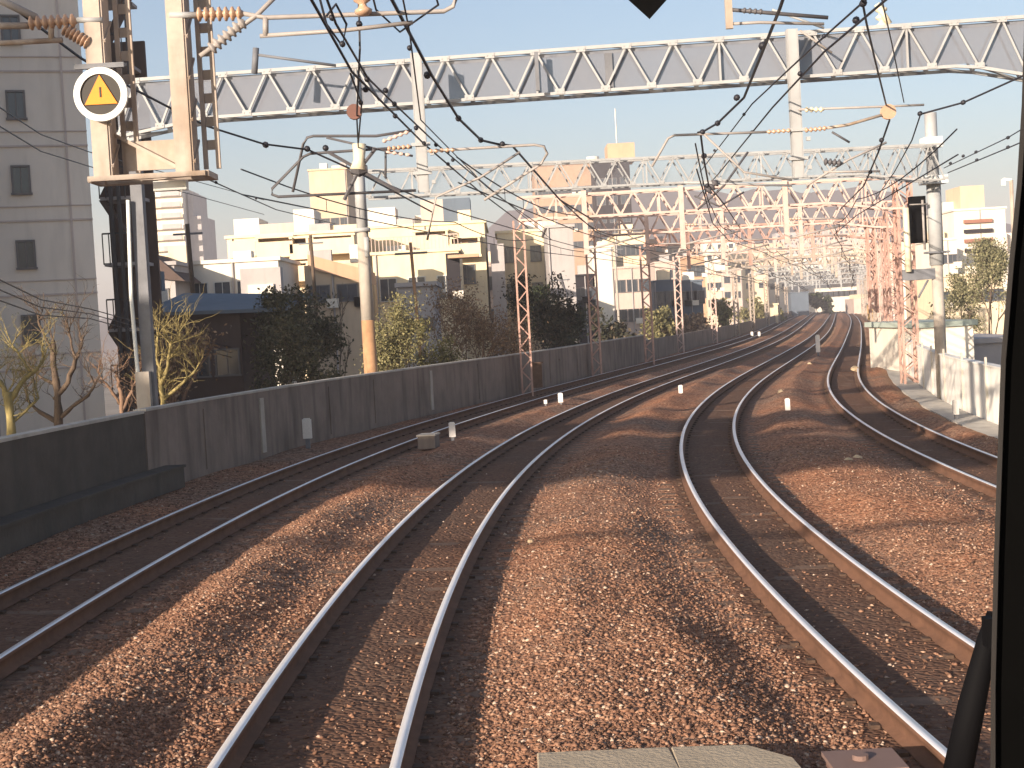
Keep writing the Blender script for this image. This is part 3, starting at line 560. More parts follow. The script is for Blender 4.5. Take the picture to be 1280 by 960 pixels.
wire('overhead_wire', [(1074, -20, 15.2), (1083, 28, 17), (1095, 80, 20), (1108, 132, 24.1)], 'thin wire dropping to the orange pulley right of the second drop post', r=.014, beads=[(1079, 4, 16), (1070, 25, 17)], br=.04)
wire('overhead_wire', [(1098, -20, 15.2), (1115, 55, 19), (1130, 128, 24.1)], 'thin straight wire just right of the orange pulley', r=.009)
wire('overhead_wire', [(1330, 68, 21.5), (1285, 92, 22.2), (1205, 128, 23.6), (1150, 143, 24.1)], 'beaded dark wire at the right from the gantry haunch to the pulley arm', r=.016, beads=[(1204, 128, 23.6), (1150, 142, 24.1)], br=.04)
wire('overhead_wire', [(1330, 130, 29), (1260, 172, 33), (1180, 210, 41)], 'upper thin beaded wire at the right reaching the grey steel pole', r=.013, beads=[(1260, 172, 33), (1220, 190, 36.5), (1204, 195, 38), (1188, 204, 40)], br=.04)
wire('overhead_wire', [(1330, 155, 29), (1260, 185, 33), (1185, 216, 41)], 'lower thin beaded wire at the right reaching the grey steel pole', r=.015, beads=[(1260, 184, 33), (1221, 200, 36.5)], br=.04)
wire('overhead_wire', [(228, 222, 16), (262, 225, 18), (300, 242, 22), (345, 262, 27), (420, 280, 38)], 'thin wire leaving the foot of the hanging frame toward the left brackets', r=.009, beads=[(270, 228, 18.6), (320, 248, 24)], br=.02)
for i, (a, b, lab) in enumerate([((-10, 128), (112, 190), 'topmost'), ((-10, 152), (112, 208), 'second'), ((-10, 345), (112, 386), 'third'), ((-10, 358), (112, 392), 'fourth'), ((-10, 372), (112, 398), 'lowest')]):
    m_ = ((a[0] + b[0]) / 2, (a[1] + b[1]) / 2 + 9, 27); wire('utility_wire', [(*a, 22), m_, (*b, 33), (330, b[1] + 60, 60)], lab + ' of the slack utility wires in front of the grey apartment block', 'utility wire', r=.012, group='utility wires at the left')
mb = MB(); c = W(443, 140, 20); mb.tube([c - [0, .05, 0], c + [0, .05, 0]], .1, 14); tag(mb.build("hanging_pulley", 'insuld'), 'round dark red pulley hanging over the left brackets', 'pulley')
t = thing("strain_insulator", W(448, 200, 24), 'pale conical strain insulator above the left brackets', 'insulator'); mb = MB(); mb.tube([W(449, 180, 24), W(449, 200, 24), W(448, 212, 24)], [.11, .09, .14], 10); mb.build('cone', 'insulw', t, True)
mb = MB(); c = W(449, 212, 24); mb.tube([c - [.13, 0, 0], c, c + [.13, 0, 0]], [.06, .12, .06], 8); 
for e in ((410, 190), (500, 240), (470, 185), (430, 250)): mb.tube([c, W(*e, 24)], .03, 6)
mb.build('yoke', 'tubed', t)
t = thing("feeder_insulator", W(460, 5, 15.4), 'orange glazed insulator at the top edge between the looped wires', 'insulator'); insulator(t, W(455, 20, 15.4), W(448, -40, 15.4), r=.09, n=4)
wire('overhead_wire', [(500, -20, 14), (512, 40, 16), (526, 150, 22), (600, 225, 32), (690, 300, 55)], 'thin wire passing just behind the first drop post down to the far gantries', r=.010, beads=[(512, 60, 16.5), (560, 190, 26)], br=.03)
wire('overhead_wire', [(438, 92, 17), (452, 130, 19), (448, 178, 23.8)], 'short dark jumper wire linking the close wire pair to the pale conical insulator', r=.012, beads=[(451, 128, 19)], br=.03)
wire('overhead_wire', [(540, -20, 14.5), (548, 6, 15), (500, 40, 16), (470, 12, 15.5), (462, -20, 15)], 'loose dark jumper loop hanging from the top edge right of the orange insulator', r=.011)
wire('overhead_wire', [(1112, 150, 24.1), (1098, 190, 26), (1080, 232, 33), (1050, 262, 48)], 'dark wire trailing below the orange pulley toward the red masts', r=.016, beads=[(1102, 175, 25), (1088, 215, 30)], br=.04)
wire('overhead_wire', [(1150, 145, 24.1), (1140, 175, 26), (1118, 215, 34), (1085, 262, 55)], 'thin wire trailing from the end of the pulley arm toward the red masts', r=.012)
wire('overhead_wire', [(700, 250, 33), (745, 290, 47), (850, 330, 90), (960, 352, 170)], 'long thin wire running on from the left brackets over the second track', r=.016)
wire('overhead_wire', [(447, 215, 24.4), (560, 262, 34), (690, 300, 60), (860, 345, 130)], 'long thin wire running on over the leftmost track past the red masts', r=.016)
pipe_t = thing("stay_bracket", W(1060, 200, 40), 'pale crossed tube bracket before the second gantry, right of the second drop post', 'bracket')
pipe(pipe_t, P([(1008, 232), (1060, 200), (1108, 178)], 39.5), .03, 'tube'); pipe(pipe_t, P([(1030, 215), (1100, 214)], 39.5), .03, 'tube'); pipe(pipe_t, P([(1040, 165), (1062, 178)], 39.5), .03, 'tubed'); insulator(pipe_t, *P([(1030, 202), (1052, 204)], 39.4), r=.10, n=4, mt='tubed')
pipe_t = thing("stay_bracket", W(900, 235, 39.5), 'dark cluster of clamps and stays before the second gantry, left of the second drop post', 'bracket')
pipe(pipe_t, P([(872, 262), (905, 232), (935, 190)], 39.5), .03, 'tubed'); pipe(pipe_t, P([(868, 245), (900, 258), (930, 240)], 39.5), .025, 'tubed'); insulator(pipe_t, *P([(884, 240), (896, 226)], 39.4), r=.12, n=3, mt='tubed'); pipe(pipe_t, P([(855, 228), (990, 232)], 39.5), .03, 'galv')
# running contact wires and messengers over each track further off
tn = {1: 'leftmost track', 2: 'second track', 3: 'third track', 4: 'rightmost track'}
sup = [24.1, 39.5, 50.2, 62.8, 74.7, 91.7, 111.7, 131.7, 154.7, 184.7, 224.7, 279.7]
for k in TR:
    t = thing("catenary_wire", (float(tx(k, 24)), 24.1, 4.9), 'contact wire with its carrier wire above the ' + tn[k], 'overhead wire', 'overhead wires'); mc, mm_ = MB(), MB(); pc = []; pmn = []
    for i in range(len(sup) - 1):
        a, b = sup[i], sup[i + 1]; n = 7
        for j in range(n):
            f_ = j / n; y = a + (b - a) * f_; x = float(tx(k, a) * (1 - f_) + tx(k, b) * f_) + (.12 if i % 2 else -.12) * (1 - 2 * f_)
            z = 5.15 - .35 * 4 * f_ * (1 - f_) * .6; pc.append((x, y, 4.75)); pmn.append((x, y, z))
            if j in (2, 3, 5) and y < 130: dr = MB(); dr.tube([(x, y, 4.75), (x, y, z)], .006, 4); dr.build('dropper', 'wire', t)
    r = .013; mc.tube(pc, [r * max(1, p[1] / 60) for p in pc], 5); mc.build('contact_wire', 'wire', t); mm_.tube(pmn, [r * max(1, p[1] / 60) for p in pmn], 5); mm_.build('carrier_wire', 'wire', t)

# ------------------------------------------------------------------ cab in the foreground
t = thing("train_cab", W(1262, 500, .62), 'black windscreen pillar with wiper of the train cab at the right edge', 'train')
edge = [(1288, -60), (1282, 130), (1276, 230), (1266, 330), (1256, 450), (1252, 560), (1247, 700), (1243, 860), (1243, 1020)]; mb = MB(); V = []
for x, y in edge:
    a = W(x, y, .62); V += [a, a + [.20, .0, 0], a + [.22, .06, 0], a + [.04, .06, 0]]
n = len(edge); mb.add(V, [(4 * i + a, 4 * i + (a + 1) % 4, 4 * i + 4 + (a + 1) % 4, 4 * i + 4 + a) for i in range(n - 1) for a in range(4)] + [(3, 2, 1, 0), (4 * n - 4, 4 * n - 3, 4 * n - 2, 4 * n - 1)]); mb.build('window_pillar', 'black', t); mb = MB(); mb.tube([W(x - 1.5, y, .615) for x, y in edge], .0011, 6); mb.build('edge_sheen', pm('sheen_rubber', (.02, .018, .017), rough=.6), t)  # lighter strip along the pillar edge: faint reflection put into the colour
mb = MB(); mb.tube([W(1240, 765, .72), W(1234, 800, .72), W(1215, 880, .72), W(1193, 985, .72)], [.0025, .005, .0068, .0075], 8); mb.build('wiper_arm', 'blackm', t, True)
mb = MB(); mb.box(W(1236, 790, .71), (.004, .008, .014)); mb.build('wiper_joint', 'blackm', t)

# ------------------------------------------------------------------ trackside bits
posts = [((378, 555), 30, 11, 'white marker post in front of the brown wall, left of the tall pole', 1), ((566, 551), 22, 8, 'white marker post beside the leftmost track, right of the tall pole', 0),
         ((701, 506), 14, 6, 'small white marker post between the two left tracks, near the small trackside box', 0), ((682, 506), 6, 4, 'tiny pale peg between the two left tracks', 0), ((851, 494), 12, 5, 'faint white marker post right of the second track', 0),
         ((1023, 446), 26, 5, 'slim white post between the third and rightmost tracks, far off', 0), ((985, 519), 20, 6, 'weathered grey marker post between third and rightmost tracks, in shadow', 0),
         ((1195, 523), 22, 7, 'white marker post at the foot of the white wall', 0), ((949, 421), 6, 3, 'tiny white marker beside the second track far off', 0), ((940, 421), 6, 3, 'tiny pale marker beside the leftmost track far off', 0)]
for (px, py), hp, wp, lab, cap in posts:
    c = G(px, py, -.1) if px != 378 else G(px, py, .0) + np.array([.12, 0, 0]); Y = c[1]; h_ = hp / F * Y; w_ = wp / F * Y; t = thing("marker_post", c, lab, 'marker post', 'white marker posts by the tracks')
    mb = MB(); mb.box((c[0], c[1], c[2] + h_ * .62), (w_, w_ * .5, h_ * .80)); mb.box((c[0], c[1], c[2] + h_ * 1.04), (w_ * .7, w_ * .35, h_ * .05)); mb.build('post_head', 'bwhite', t)
    mb = MB(); mb.box((c[0], c[1], c[2] + h_ * .05), (w_ * .5, w_ * .4, h_ * .5)); mb.build('post_foot', 'galvd', t)
c = G(672, 487); t = thing("trackside_box", c, 'small brown steel equipment box at the foot of the first red mast', 'equipment box'); mb = MB(); mb.box((c[0], c[1], c[2] + .48), (.36, .3, .82)); mb.build('cabinet', 'sleeper', t); mb = MB(); mb.box((c[0], c[1], c[2] + .92), (.46, .4, .05)); mb.build('lid', 'sleeper', t); mb = MB(); mb.box((c[0] - .18, c[1] - .16, c[2] + .1), (.05, .02, .4)); mb.build('conduit', 'white', t)
c = G(672 + 296, 393 + 5)
# concrete slabs and junction box close to the camera
for i, (x0, x1, lab) in enumerate(((672, 838, 'left one of two sunlit concrete slabs at the bottom edge between the tracks'), (842, 985, 'right one of two sunlit concrete slabs at the bottom edge, next to the metal box'))):
    a = G(x0, 956 - i * 8); b = G(x1, 944 - i * 2); z = -.02; t = None; mb = MB()
    yy0 = 7.6; yt = 8.75; ch = .22 if i else .02
    V = [(a[0], yy0, z - .16), (b[0] + .05, yy0, z - .16), (b[0], yt - ch * 1.3, z - .16), (b[0] - ch, yt, z - .16), (a[0], yt - .03 * (1 - i), z - .16)]; n = 5
    V = [(x, y, zz + float(zg(x, y)) + .06) for x, y, zz in V]; V2 = [(x, y, zz + .15) for x, y, zz in V]
    mb.add(V + V2, [tuple(range(5))[::-1], tuple(range(5, 10))] + [(k, (k + 1) % 5, 5 + (k + 1) % 5, 5 + k) for k in range(5)])
    o = mb.build("concrete_slab", pm('sunlit_slab', (.42, .34, .24), bump=.3, scale=4)); tag(o, lab, 'concrete slab', 'concrete slabs at the bottom edge')
    bv = o.modifiers.new('bev', 'BEVEL'); bv.width = .008
c = G(1078, 955); t = thing("junction_box", c, 'low grey metal junction box at the bottom edge beside the third track', 'junction box')
mb = MB(); mb.box((c[0], c[1] - .05, c[2] - .06), (.36, .34, .16)); mb.build('body', pm('dusty_box', (.17, .10, .08)), t); mb = MB(); mb.box((c[0], c[1] - .05, c[2] + .03), (.40, .38, .025)); mb.tube([c + [-.02, -.05, .042], c + [-.02, -.05, .07]], .045, 12); mb.build('lid', pm('dusty_lid', (.2, .13, .11)), t)

c = G(536, 553); t = thing("rail_lubricator", c, 'small grey brown box standing against the inner rail of the leftmost track', 'equipment box'); mb = MB(); mb.box((c[0], c[1], c[2] + .02), (.36, .5, .26), yaw=-.15); mb.build('cabinet', 'concrete', t); mb = MB(); mb.box((c[0], c[1], c[2] + .165), (.4, .54, .03), yaw=-.15); mb.build('lid', 'pole', t)
def rock(px, py, r, lab):
    c = G(px, py, -.02); q = np.random.default_rng(int(px)); mb = MB(); mb.tube([c + [0, 0, -r * .6], c + [q.normal(0, r * .1), 0, -r * .2], c + [0, q.normal(0, r * .1), r * .4], c + [0, 0, r * .75]], [r * .8, r * 1.1, r * .9, r * .3], 7); tag(mb.build("pale_rock", pm('pale_stone', (.55, .42, .27), scale=6)), lab, 'rock', 'pale rocks lying on the ballast')
rock(1060, 577, .09, 'left one of two pale yellowish rocks on the ballast between the third and rightmost tracks'); rock(1071, 575, .10, 'right one of two pale yellowish rocks on the ballast between the third and rightmost tracks'); rock(976, 490, .09, 'small pale rock beyond the grey marker post'); rock(1068, 461, .16, 'pale rock lying inside the rightmost track'); rock(1012, 455, .10, 'small pale rock just left of the slim white post'); rock(663, 676, .035, 'small pale rock close to the inner rail of the second track'); 
c = G(1094, 400); mb = MB(); t = thing("trackside_hut", c, 'tiny orange yellow hut at the far end of the rightmost track', 'hut'); k_ = c[1] / F; mb.box((c[0], c[1], c[2] + 10 * k_), (14 * k_, 2.0, 20 * k_)); mb.build('wall', pm('ochre_paint', (.62, .36, .12)), t); mb = MB(); mb.box((c[0], c[1], c[2] + 20.6 * k_), (17 * k_, 2.4, 1.6 * k_)); mb.build('roof', 'concrete_lit', t); mb = MB(); mb.box((c[0], c[1] - 1.03, c[2] + 7 * k_), (5 * k_, .06, 13 * k_)); mb.build('door', 'cream', t)
# ------------------------------------------------------------------ buildings
def facade_box(t, A, B, z0, z1, depth, mt, name='wall'):
    """A,B front corners (x,y); depth backwards"""
    A = np.array(A, float); B = np.array(B, float); u = (B - A) / np.linalg.norm(B - A); v = np.array([-u[1], u[0]]); mb = MB(); L = np.linalg.norm(B - A)
    c = (A + B) / 2 + v * depth / 2; mb.box((c[0], c[1], (z0 + z1) / 2), (L, depth, z1 - z0), 0, yaw=math.atan2(u[1], u[0])); return mb.build(name, mt, t), u, v, L
def windows(t, A, u, v, xs, zs, w_, h_, glass='glass', fr='frame', hood=False):
    yaw = math.atan2(u[1], u[0]); A = np.array(A, float)
    for z in zs:
        for x in xs:
            p = A + u * x; f = MB(); e = .06 if w_ < 1.6 else .09
            def bx(mb, dx, dz, sx, sz, d0, d1): q = p + u * dx - v * (d0 + d1) / 2; mb.box((q[0], q[1], z + dz), (sx, abs(d1 - d0), sz), 0, yaw=yaw)
            bx(f, -w_ / 2, 0, e, h_, -.02, .07); bx(f, w_ / 2, 0, e, h_, -.02, .07); bx(f, 0, h_ / 2, w_ + e, e, -.02, .08); bx(f, 0, -h_ / 2, w_ + e * 2, e, -.02, .12); bx(f, 0, 0, e * .6, h_, -.02, .05)
            if hood: bx(f, 0, h_ / 2 + .18, w_ + .4, .08, -.02, .35)
            fo = f.build('window', fr, t); g_ = MB(); bx(g_, 0, 0, w_ - e, h_ - e, -.01, .025); go = g_.build('pane', glass, fo)
            go.matrix_parent_inverse = Matrix.Identity(4); go.location = (0, 0, 0)
# children of a part share the part's origin (all at the thing's origin), so the nested offset is already right
def nested_origin_fix(): pass
def bldg(name, lab, px0, px1, ptop, Y, depth, mt, cols=0, rows_=0, w_=1.2, h_=1.3, yaw=0.0, floor=2.9, glass='glass', fr='frame', parapet=True, cat='building', top_off=1.0, roofm=None, balc=0, hood=False, grp=None):
    a = W(px0, 400, Y); b = W(px1, 400, Y); L = b[0] - a[0]; zt = W((px0 + px1) / 2, ptop, Y)[2]; A = np.array([a[0], Y]); B = A + L * np.array([math.cos(yaw), math.sin(yaw)])
    t = thing(name, (A[0], A[1], BASE), lab, cat, grp); _, u, v, L = facade_box(t, A, B, BASE, zt, depth, mt)
    if parapet:
        mb = MB(); c = (A + B) / 2 + v * depth / 2; mb.box((c[0], c[1], zt + .10), (L + .3, depth + .3, .2), 0, yaw=yaw); mb.build('roof', roofm or mt, t)
    if cols: windows(t, A, u, v, [L * (i + .5) / cols for i in range(cols)], [zt - top_off - floor * (j + .25) for j in range(rows_)], w_, h_, glass, fr, hood)
    rr_ = random.Random(hash(lab) % 9973 if False else sum(map(ord, lab)))
    if 60 < Y < 360 and cat != 'shed' and cat != 'hut':
        for _ in range(rr_.choice((1, 2, 3))):
            q = A + u * L * rr_.uniform(.12, .88) + v * depth * rr_.uniform(.2, .6); hh = rr_.uniform(.5, 1.2); mb = MB(); mb.box((q[0], q[1], zt + .2 + hh / 2), (rr_.uniform(.6, 1.6), rr_.uniform(.6, 1.4), hh), 0, yaw=yaw); mb.build('rooftop_unit', rr_.choice((C_wh, C_gry, C_cream)), t)
        q = A + u * L * rr_.choice((.04, .96, .5)) - v * .07; mb = MB(); mb.tube([(q[0], q[1], BASE), (q[0], q[1], zt)], .06, 6); mb.build('downpipe', C_gry, t)
        if cols:
            for _ in range(rr_.choice((1, 2, 3))):
                q = A + u * L * (rr_.randrange(cols) + 1.0) / cols * .97 - v * .2; mb = MB(); mb.box((q[0], q[1], zt - top_off - floor * (rr_.randrange(max(rows_, 1)) + .45)), (.7, .32, .55), 0, yaw=yaw); mb.build('air_conditioner', C_wh, t)
    if balc:
        for j in range(balc):
            z = zt - floor * (j + 1) + .2; mb = MB(); c = (A + B) / 2 - v * .55; mb.box((c[0], c[1], z), (L, 1.1, .16), 0, yaw=yaw); q = (A + B) / 2 - v * 1.06; mb.box((q[0], q[1], z + .55), (L, .08, .95), 0, yaw=yaw); mb.build('balcony', mt, t)
    return t, A, u, v, L, zt
C_cream = pm('cream_render', (.74, .61, .43)); C_yel = pm('yellowish_render', (.76, .64, .43)); C_wh = pm('white_render', (.74, .68, .58)); C_bei = pm('beige_tile', (.56, .44, .31)); C_bro = pm('brown_tile', (.40, .27, .19)); C_ora = pm('orange_tile', (.52, .33, .21)); C_dk = pm('charcoal_cladding', (.025, .022, .026)); C_gry = pm('grey_render', (.40, .37, .36)); C_pk = pm('pinkish_render', (.54, .43, .37)); C_blu = pm('slate_blue_cladding', (.11, .14, .18)); C_apt = pm('mauve_grey_apartment', (.80, .73, .64), scale=.2); C_roofb = pm('blue_roof_sheet', (.15, .18, .21)); C_brn = pm('dark_brown_wall', (.10, .07, .06)); C_red = pm('red_brown_panel', (.30, .14, .10))

def recess_floor(t, px0, px1, py0, py1, Y, mt, mrec, nb=3, rail=True):
    # balcony storey, not set back: recess shade put into panel colour; doors, slab, railing
    a, b = W(px0, py1, Y), W(px1, py1, Y); zt_ = W(px0, py0, Y)[2]; zb_ = a[2]; Lx = b[0] - a[0]; cx = (a[0] + b[0]) / 2
    mb = MB(); mb.box((cx, Y - .03, (zt_ + zb_) / 2), (Lx, .06, zt_ - zb_)); mb.build('recess_shade', mrec, t)
    mb = MB(); mb.box((cx, Y - .6, zb_), (Lx + .3, 1.2, .18)); mb.build('balcony_slab', mt, t); mb = MB(); mb.box((cx, Y - .5, zt_ + .1), (Lx + .3, 1.0, .14)); mb.build('canopy', mt, t)
    for i in range(nb):
        f = MB(); x = a[0] + Lx * (i + .5) / nb; f.box((x, Y - .09, zb_ + (zt_ - zb_) * .45), (Lx / nb * .55, .05, (zt_ - zb_) * .8)); f.build('balcony_door', random.choice(('glass', 'curtain', C_wh)), t)
    if rail:
        mb = MB(); mb.box((cx, Y - 1.16, zb_ + .5), (Lx + .2, .06, .85)); mb.build('balcony_parapet', mt, t)
    for x in (a[0], b[0]): mb = MB(); mb.box((x, Y - .6, (zt_ + zb_) / 2), (.16, 1.1, zt_ - zb_)); mb.build('fin_wall', mt, t)
# the apartment block at the left
Ya = 45.0; a = W(-260, 400, Ya + 0); b = W(124, 400, Ya); A = np.array([a[0], Ya - 3.0]); B = np.array([b[0], Ya]); t = thing("apartment_block", (A[0], A[1], BASE), 'tall grey apartment block in shade filling the left edge', 'building')
zt = 13.2; _, u, v, L = facade_box(t, A, B, BASE, zt, 9, C_apt)
fl = (W(30, 228, Ya)[2] - W(37, 320, Ya)[2]); zs = [W(37, 320, Ya)[2] + fl * k for k in (-1, 0, 1, 2, 3)]; xw = (np.array([W(34, 280, Ya)[0], Ya]) - A) @ u
windows(t, A, u, v, [xw - 4.7, xw - .1], zs, .48, .80, glass='glass'); windows(t, A, u, v, [xw + .0], [], .5, .7)
for k in (-1, 0, 1, 2, 3, 4):
    z = W(37, 320, Ya)[2] + fl * (k - .5) - .1; mb = MB(); c = (A + B) / 2 - v * .02; mb.box((c[0], c[1], z), (L + .02, .06, .05), 0, yaw=math.atan2(u[1], u[0])); c2 = (A + B) / 2 - v * .02; mb.box((c2[0], c2[1], z + .42), (L + .02, .05, .03), 0, yaw=math.atan2(u[1], u[0])); mb.build('string_course', pm('apt_band', (.58, .50, .46)), t)
for xx in (L - .6, L - 3.0, L - 4.4): q = A + u * xx - v * .02; mb = MB(); mb.box((q[0], q[1], (BASE + zt) / 2), (.06, .05, zt - BASE), 0, yaw=math.atan2(u[1], u[0])); mb.build('pilaster_joint', 'apt_band', t)
# stair tower beside it
t = thing("stair_tower", (B[0], B[1] + 2, BASE), 'dark open escape staircase tower between the grey apartment block and the grey mast', 'stair tower')
x0, x1, Yt = W(128, 300, 47)[0], W(176, 300, 47)[0], 47.0; mb = MB(); mb.box(((x0 + x1) / 2, Yt + 1.6, 4.0), (x1 - x0 + .3, .15, 16)); mb.build('back_wall', C_brn, t)
for k in range(-2, 6):
    z = W(150, 330, Yt)[2] + k * 2.03; mb = MB(); mb.box(((x0 + x1) / 2, Yt + .8, z), (x1 - x0, 1.5, .1)); mb.build('landing', C_gry, t); mb = MB()
    d = 1 if k % 2 else -1; mb.bar((x0 if d > 0 else x1, Yt + .4, z), (x1 if d > 0 else x0, Yt + .4, z + 2.03), .5, .16); mb.build('stair_flight', C_brn, t)
    mb = MB(); mb.bar((x0, Yt, z + .95), (x1, Yt, z + .95), .05)
    for q in np.linspace(x0, x1, 7): mb.bar((q, Yt, z), (q, Yt, z + .95), .03)
    mb.build('railing', 'railing', t)
for q in (x0 + .35, (x0 + x1) / 2, x1): mb = MB(); mb.bar((q, Yt - .02, BASE), (q, Yt - .02, 15), .10); mb.build('column', 'railing', t)
# unseen blocker added left of the frame so its shadow covers the apartment block
t = thing("shade_block", (-40, 0, BASE), 'plain unseen block added left of the frame to shade the apartment block', 'building'); facade_box(t, (-40, 33), (-15.2, 33), BASE, 15.5, 7, C_gry)

# house with blue roof
t, A, u, v, L, zt = bldg("dark_house", 'low shaded brown house with dull blue sheet roof behind the bare trees', 188, 300, 392, 52, 7, C_brn, 3, 1, .8, .9, parapet=False, cat='house')
mb = MB(); za = zt; zb_ = zt + .5; p = [(A[0] - .3, 51.6, za), (A[0] + L + 1.6, 51.6, za - .1), (A[0] + L + 1.6, 59, zb_), (A[0] - .3, 59, zb_ + .3)]; mb.add(p + [(x, y, z + .12) for x, y, z in p], [(3, 2, 1, 0), (4, 5, 6, 7), (0, 1, 5, 4), (1, 2, 6, 5), (2, 3, 7, 6), (3, 0, 4, 7)]); mb.build('roof', C_roofb, t)
mb = MB(); c = W(192, 352, 55); mb.box((c[0], 55, c[2]), (.7, .5, .7)); mb.build('water_tank', C_roofb, t)
t, A, u, v, L, zt = bldg("gabled_house", 'dark grey gabled house roof left of the white house', 180, 222, 332, 80, 8, C_gry, 1, 1, 1.0, 1.0, cat='house'); 
mb = MB(); p0 = (A[0] - .3, 79.8, zt - .8); mb.add([(A[0] - .3, 79.7, zt - .5), (A[0] + L + .6, 79.7, zt - .9), (A[0] + L * .45, 79.7, zt + .6), (A[0] - .3, 88, zt - .5), (A[0] + L + .6, 88, zt - .9), (A[0] + L * .45, 88, zt + .6)], [(0, 1, 2), (5, 4, 3), (0, 2, 5, 3), (2, 1, 4, 5), (0, 3, 4, 1)]); mb.build('gable', C_brn, t)
# high rise
t, A, u, v, L, zt = bldg("high_rise", 'tall balconied residential high-rise left of centre, behind the mast', 178, 238, 236, 420, 22, C_wh, 0, 0, parapet=True)
for px0, px1, pt, nm in ((238, 244, 240, 'wing'), (244, 253, 270, 'wing')):
    a, b = W(px0, 300, 424), W(px1, 300, 424); mb = MB(); z = W(px0, pt, 424)[2]; mb.box(((a[0] + b[0]) / 2, 434, (z + BASE) / 2), (b[0] - a[0], 20, z - BASE)); mb.build(nm, C_gry, t)
for j in range(17):
    z = zt - 2 - j * 3.0
    if z < -2: break
    mb = MB(); mb.box((A[0] + L / 2, 419.2, z), (L, 1.5, .35)); mb.box((A[0] + L / 2, 418.5, z + .7), (L, .15, 1.1)); mb.build('balcony', C_cream if j % 3 else C_wh, t)
    mb = MB(); mb.box((A[0] + L * .77, 418.3, z + .55), (L * .40, .08, 1.35)); mb.build('balcony_screen', C_gry, t)
mb = MB(); c = W(200, 230, 428); mb.box((c[0], 430, zt + 1.6), (7, 6, 3.4)); mb.build('roof_house', C_wh, t)

t, A, u, v, L, zt = bldg("white_house", 'two storey white house with open balcony, right of the dark slanting utility pole', 238, 352, 328, 84, 8, C_wh, 4, 1, .9, 1.2, balc=0, cat='house', top_off=.9, fr='framew')
mb = MB(); c = W(327, 350, 83.4); mb.box((c[0], 83.5, c[2] - .2), (2.2, .9, 1.7)); mb.build('balcony', C_gry, t); mb = MB(); mb.box((c[0], 83.0, c[2] - .7), (1.4, .2, .9)); mb.build('door', C_wh, t)
t, A, u, v, L, zt = bldg("apartment_house", 'cream apartment house with long balconies, left of the tall concrete pole', 290, 448, 294, 100, 12, C_cream, 6, 1, 1.0, 1.2, top_off=6.2)
for px0, px1, pt, nm, mt_ in ((290, 322, 274, 'roof_house', C_wh), (366, 392, 262, 'roof_house', C_wh), (322, 366, 280, 'roof_house', C_pk), (392, 448, 282, 'parapet', C_cream)):
    a, b = W(px0, 300, 101), W(px1, 300, 101); z = W((px0 + px1) / 2, pt, 101)[2]; mb = MB(); mb.box(((a[0] + b[0]) / 2, 104, (z + zt) / 2 + .1), (b[0] - a[0], 4, z - zt)); mb.build(nm, mt_, t)
recess_floor(t, 326, 368, 300, 322, 99.9, C_cream, C_bei, 4); recess_floor(t, 368, 388, 300, 324, 99.9, C_cream, C_brn, 1); recess_floor(t, 394, 444, 298, 318, 99.9, C_cream, C_pk, 4); recess_floor(t, 350, 388, 332, 352, 99.9, C_cream, C_brn, 2); recess_floor(t, 294, 322, 306, 322, 99.9, C_cream, C_gry, 2)
t, A, u, v, L, zt = bldg("townhouse", 'orange beige townhouse with lean-to roof directly left of the tall concrete pole', 384, 454, 330, 90, 8, C_bei, 2, 1, 1.2, 1.0, cat='house', parapet=False)
mb = MB(); a, b = W(384, 318, 89.7), W(454, 336, 89.7); mb.add([tuple(a), tuple(b), tuple(b + [0, 8, 0]), tuple(a + [0, 8, 0]), tuple(a - [0, 0, .8]), tuple(b - [0, 0, .8]), tuple(b + [0, 8, -.8]), tuple(a + [0, 8, -.8])], [(0, 1, 2, 3), (7, 6, 5, 4), (4, 5, 1, 0), (5, 6, 2, 1), (6, 7, 3, 2), (7, 4, 0, 3)]); mb.build('roof', C_ora, t)
bldg("square_tower", 'square beige windowless tower block behind the cream apartment house', 397, 444, 212, 190, 14, C_bei, 4, 5, 1.0, 1.5, top_off=6)
t, A, u, v, L, zt = bldg("large_apartment_house", 'large pale yellow building with roof terrace right of the tall concrete pole', 462, 612, 282, 112, 14, C_yel, 3, 1, 1.2, 1.4, top_off=3.0)
for px0, px1, pt, nm, mt_ in ((462, 496, 262, 'roof_house', C_wh), (556, 590, 250, 'roof_tank_house', C_blu), (528, 556, 252, 'roof_house', C_pk), (574, 590, 265, 'water_tank', C_yel)):
    yy = 116 if nm != 'water_tank' else 113.5; a, b = W(px0, 300, yy), W(px1, 300, yy); z = W((px0 + px1) / 2, pt, yy)[2]; mb = MB(); mb.box(((a[0] + b[0]) / 2, yy + 1.5, (z + zt) / 2 + .1), (b[0] - a[0], 3, z - zt + .1)); mb.build(nm, mt_, t)
recess_floor(t, 520, 560, 292, 312, 112, C_yel, C_pk, 3); recess_floor(t, 565, 600, 300, 322, 112, C_yel, C_bro, 2)
a = W(612, 300, 112); mb = MB(); mb.box((a[0] + .5, 119, 2.2), (1.0, 13, 12)); mb.build('side_wing', C_gry, t)
t, A, u, v, L, zt = bldg("terrace_house", 'lower yellowish house with terrace railing in front of the large pale yellow building', 470, 578, 316, 100, 8, C_yel, 3, 1, 1.1, 1.5, cat='house', top_off=1.6, fr='framew')
mb = MB(); 
for q in np.linspace(0, L, 24): mb.bar((A[0] + q, 99.9, zt + .2), (A[0] + q, 99.9, zt + 1.1), .05)
mb.bar((A[0], 99.9, zt + 1.1), (A[0] + L, 99.9, zt + 1.1), .07); mb.build('railing', C_pk, t)
mb = MB(); c = W(567, 345, 99.8); mb.box((c[0], 99.9, c[2]), (.9, .15, 3.0)); mb.build('door', C_dk, t); mb = MB(); c = W(583, 320, 99); mb.box((c[0] - .2, 99.3, c[2]), (2.0, 1.6, .2)); mb.build('porch', C_ora, t)
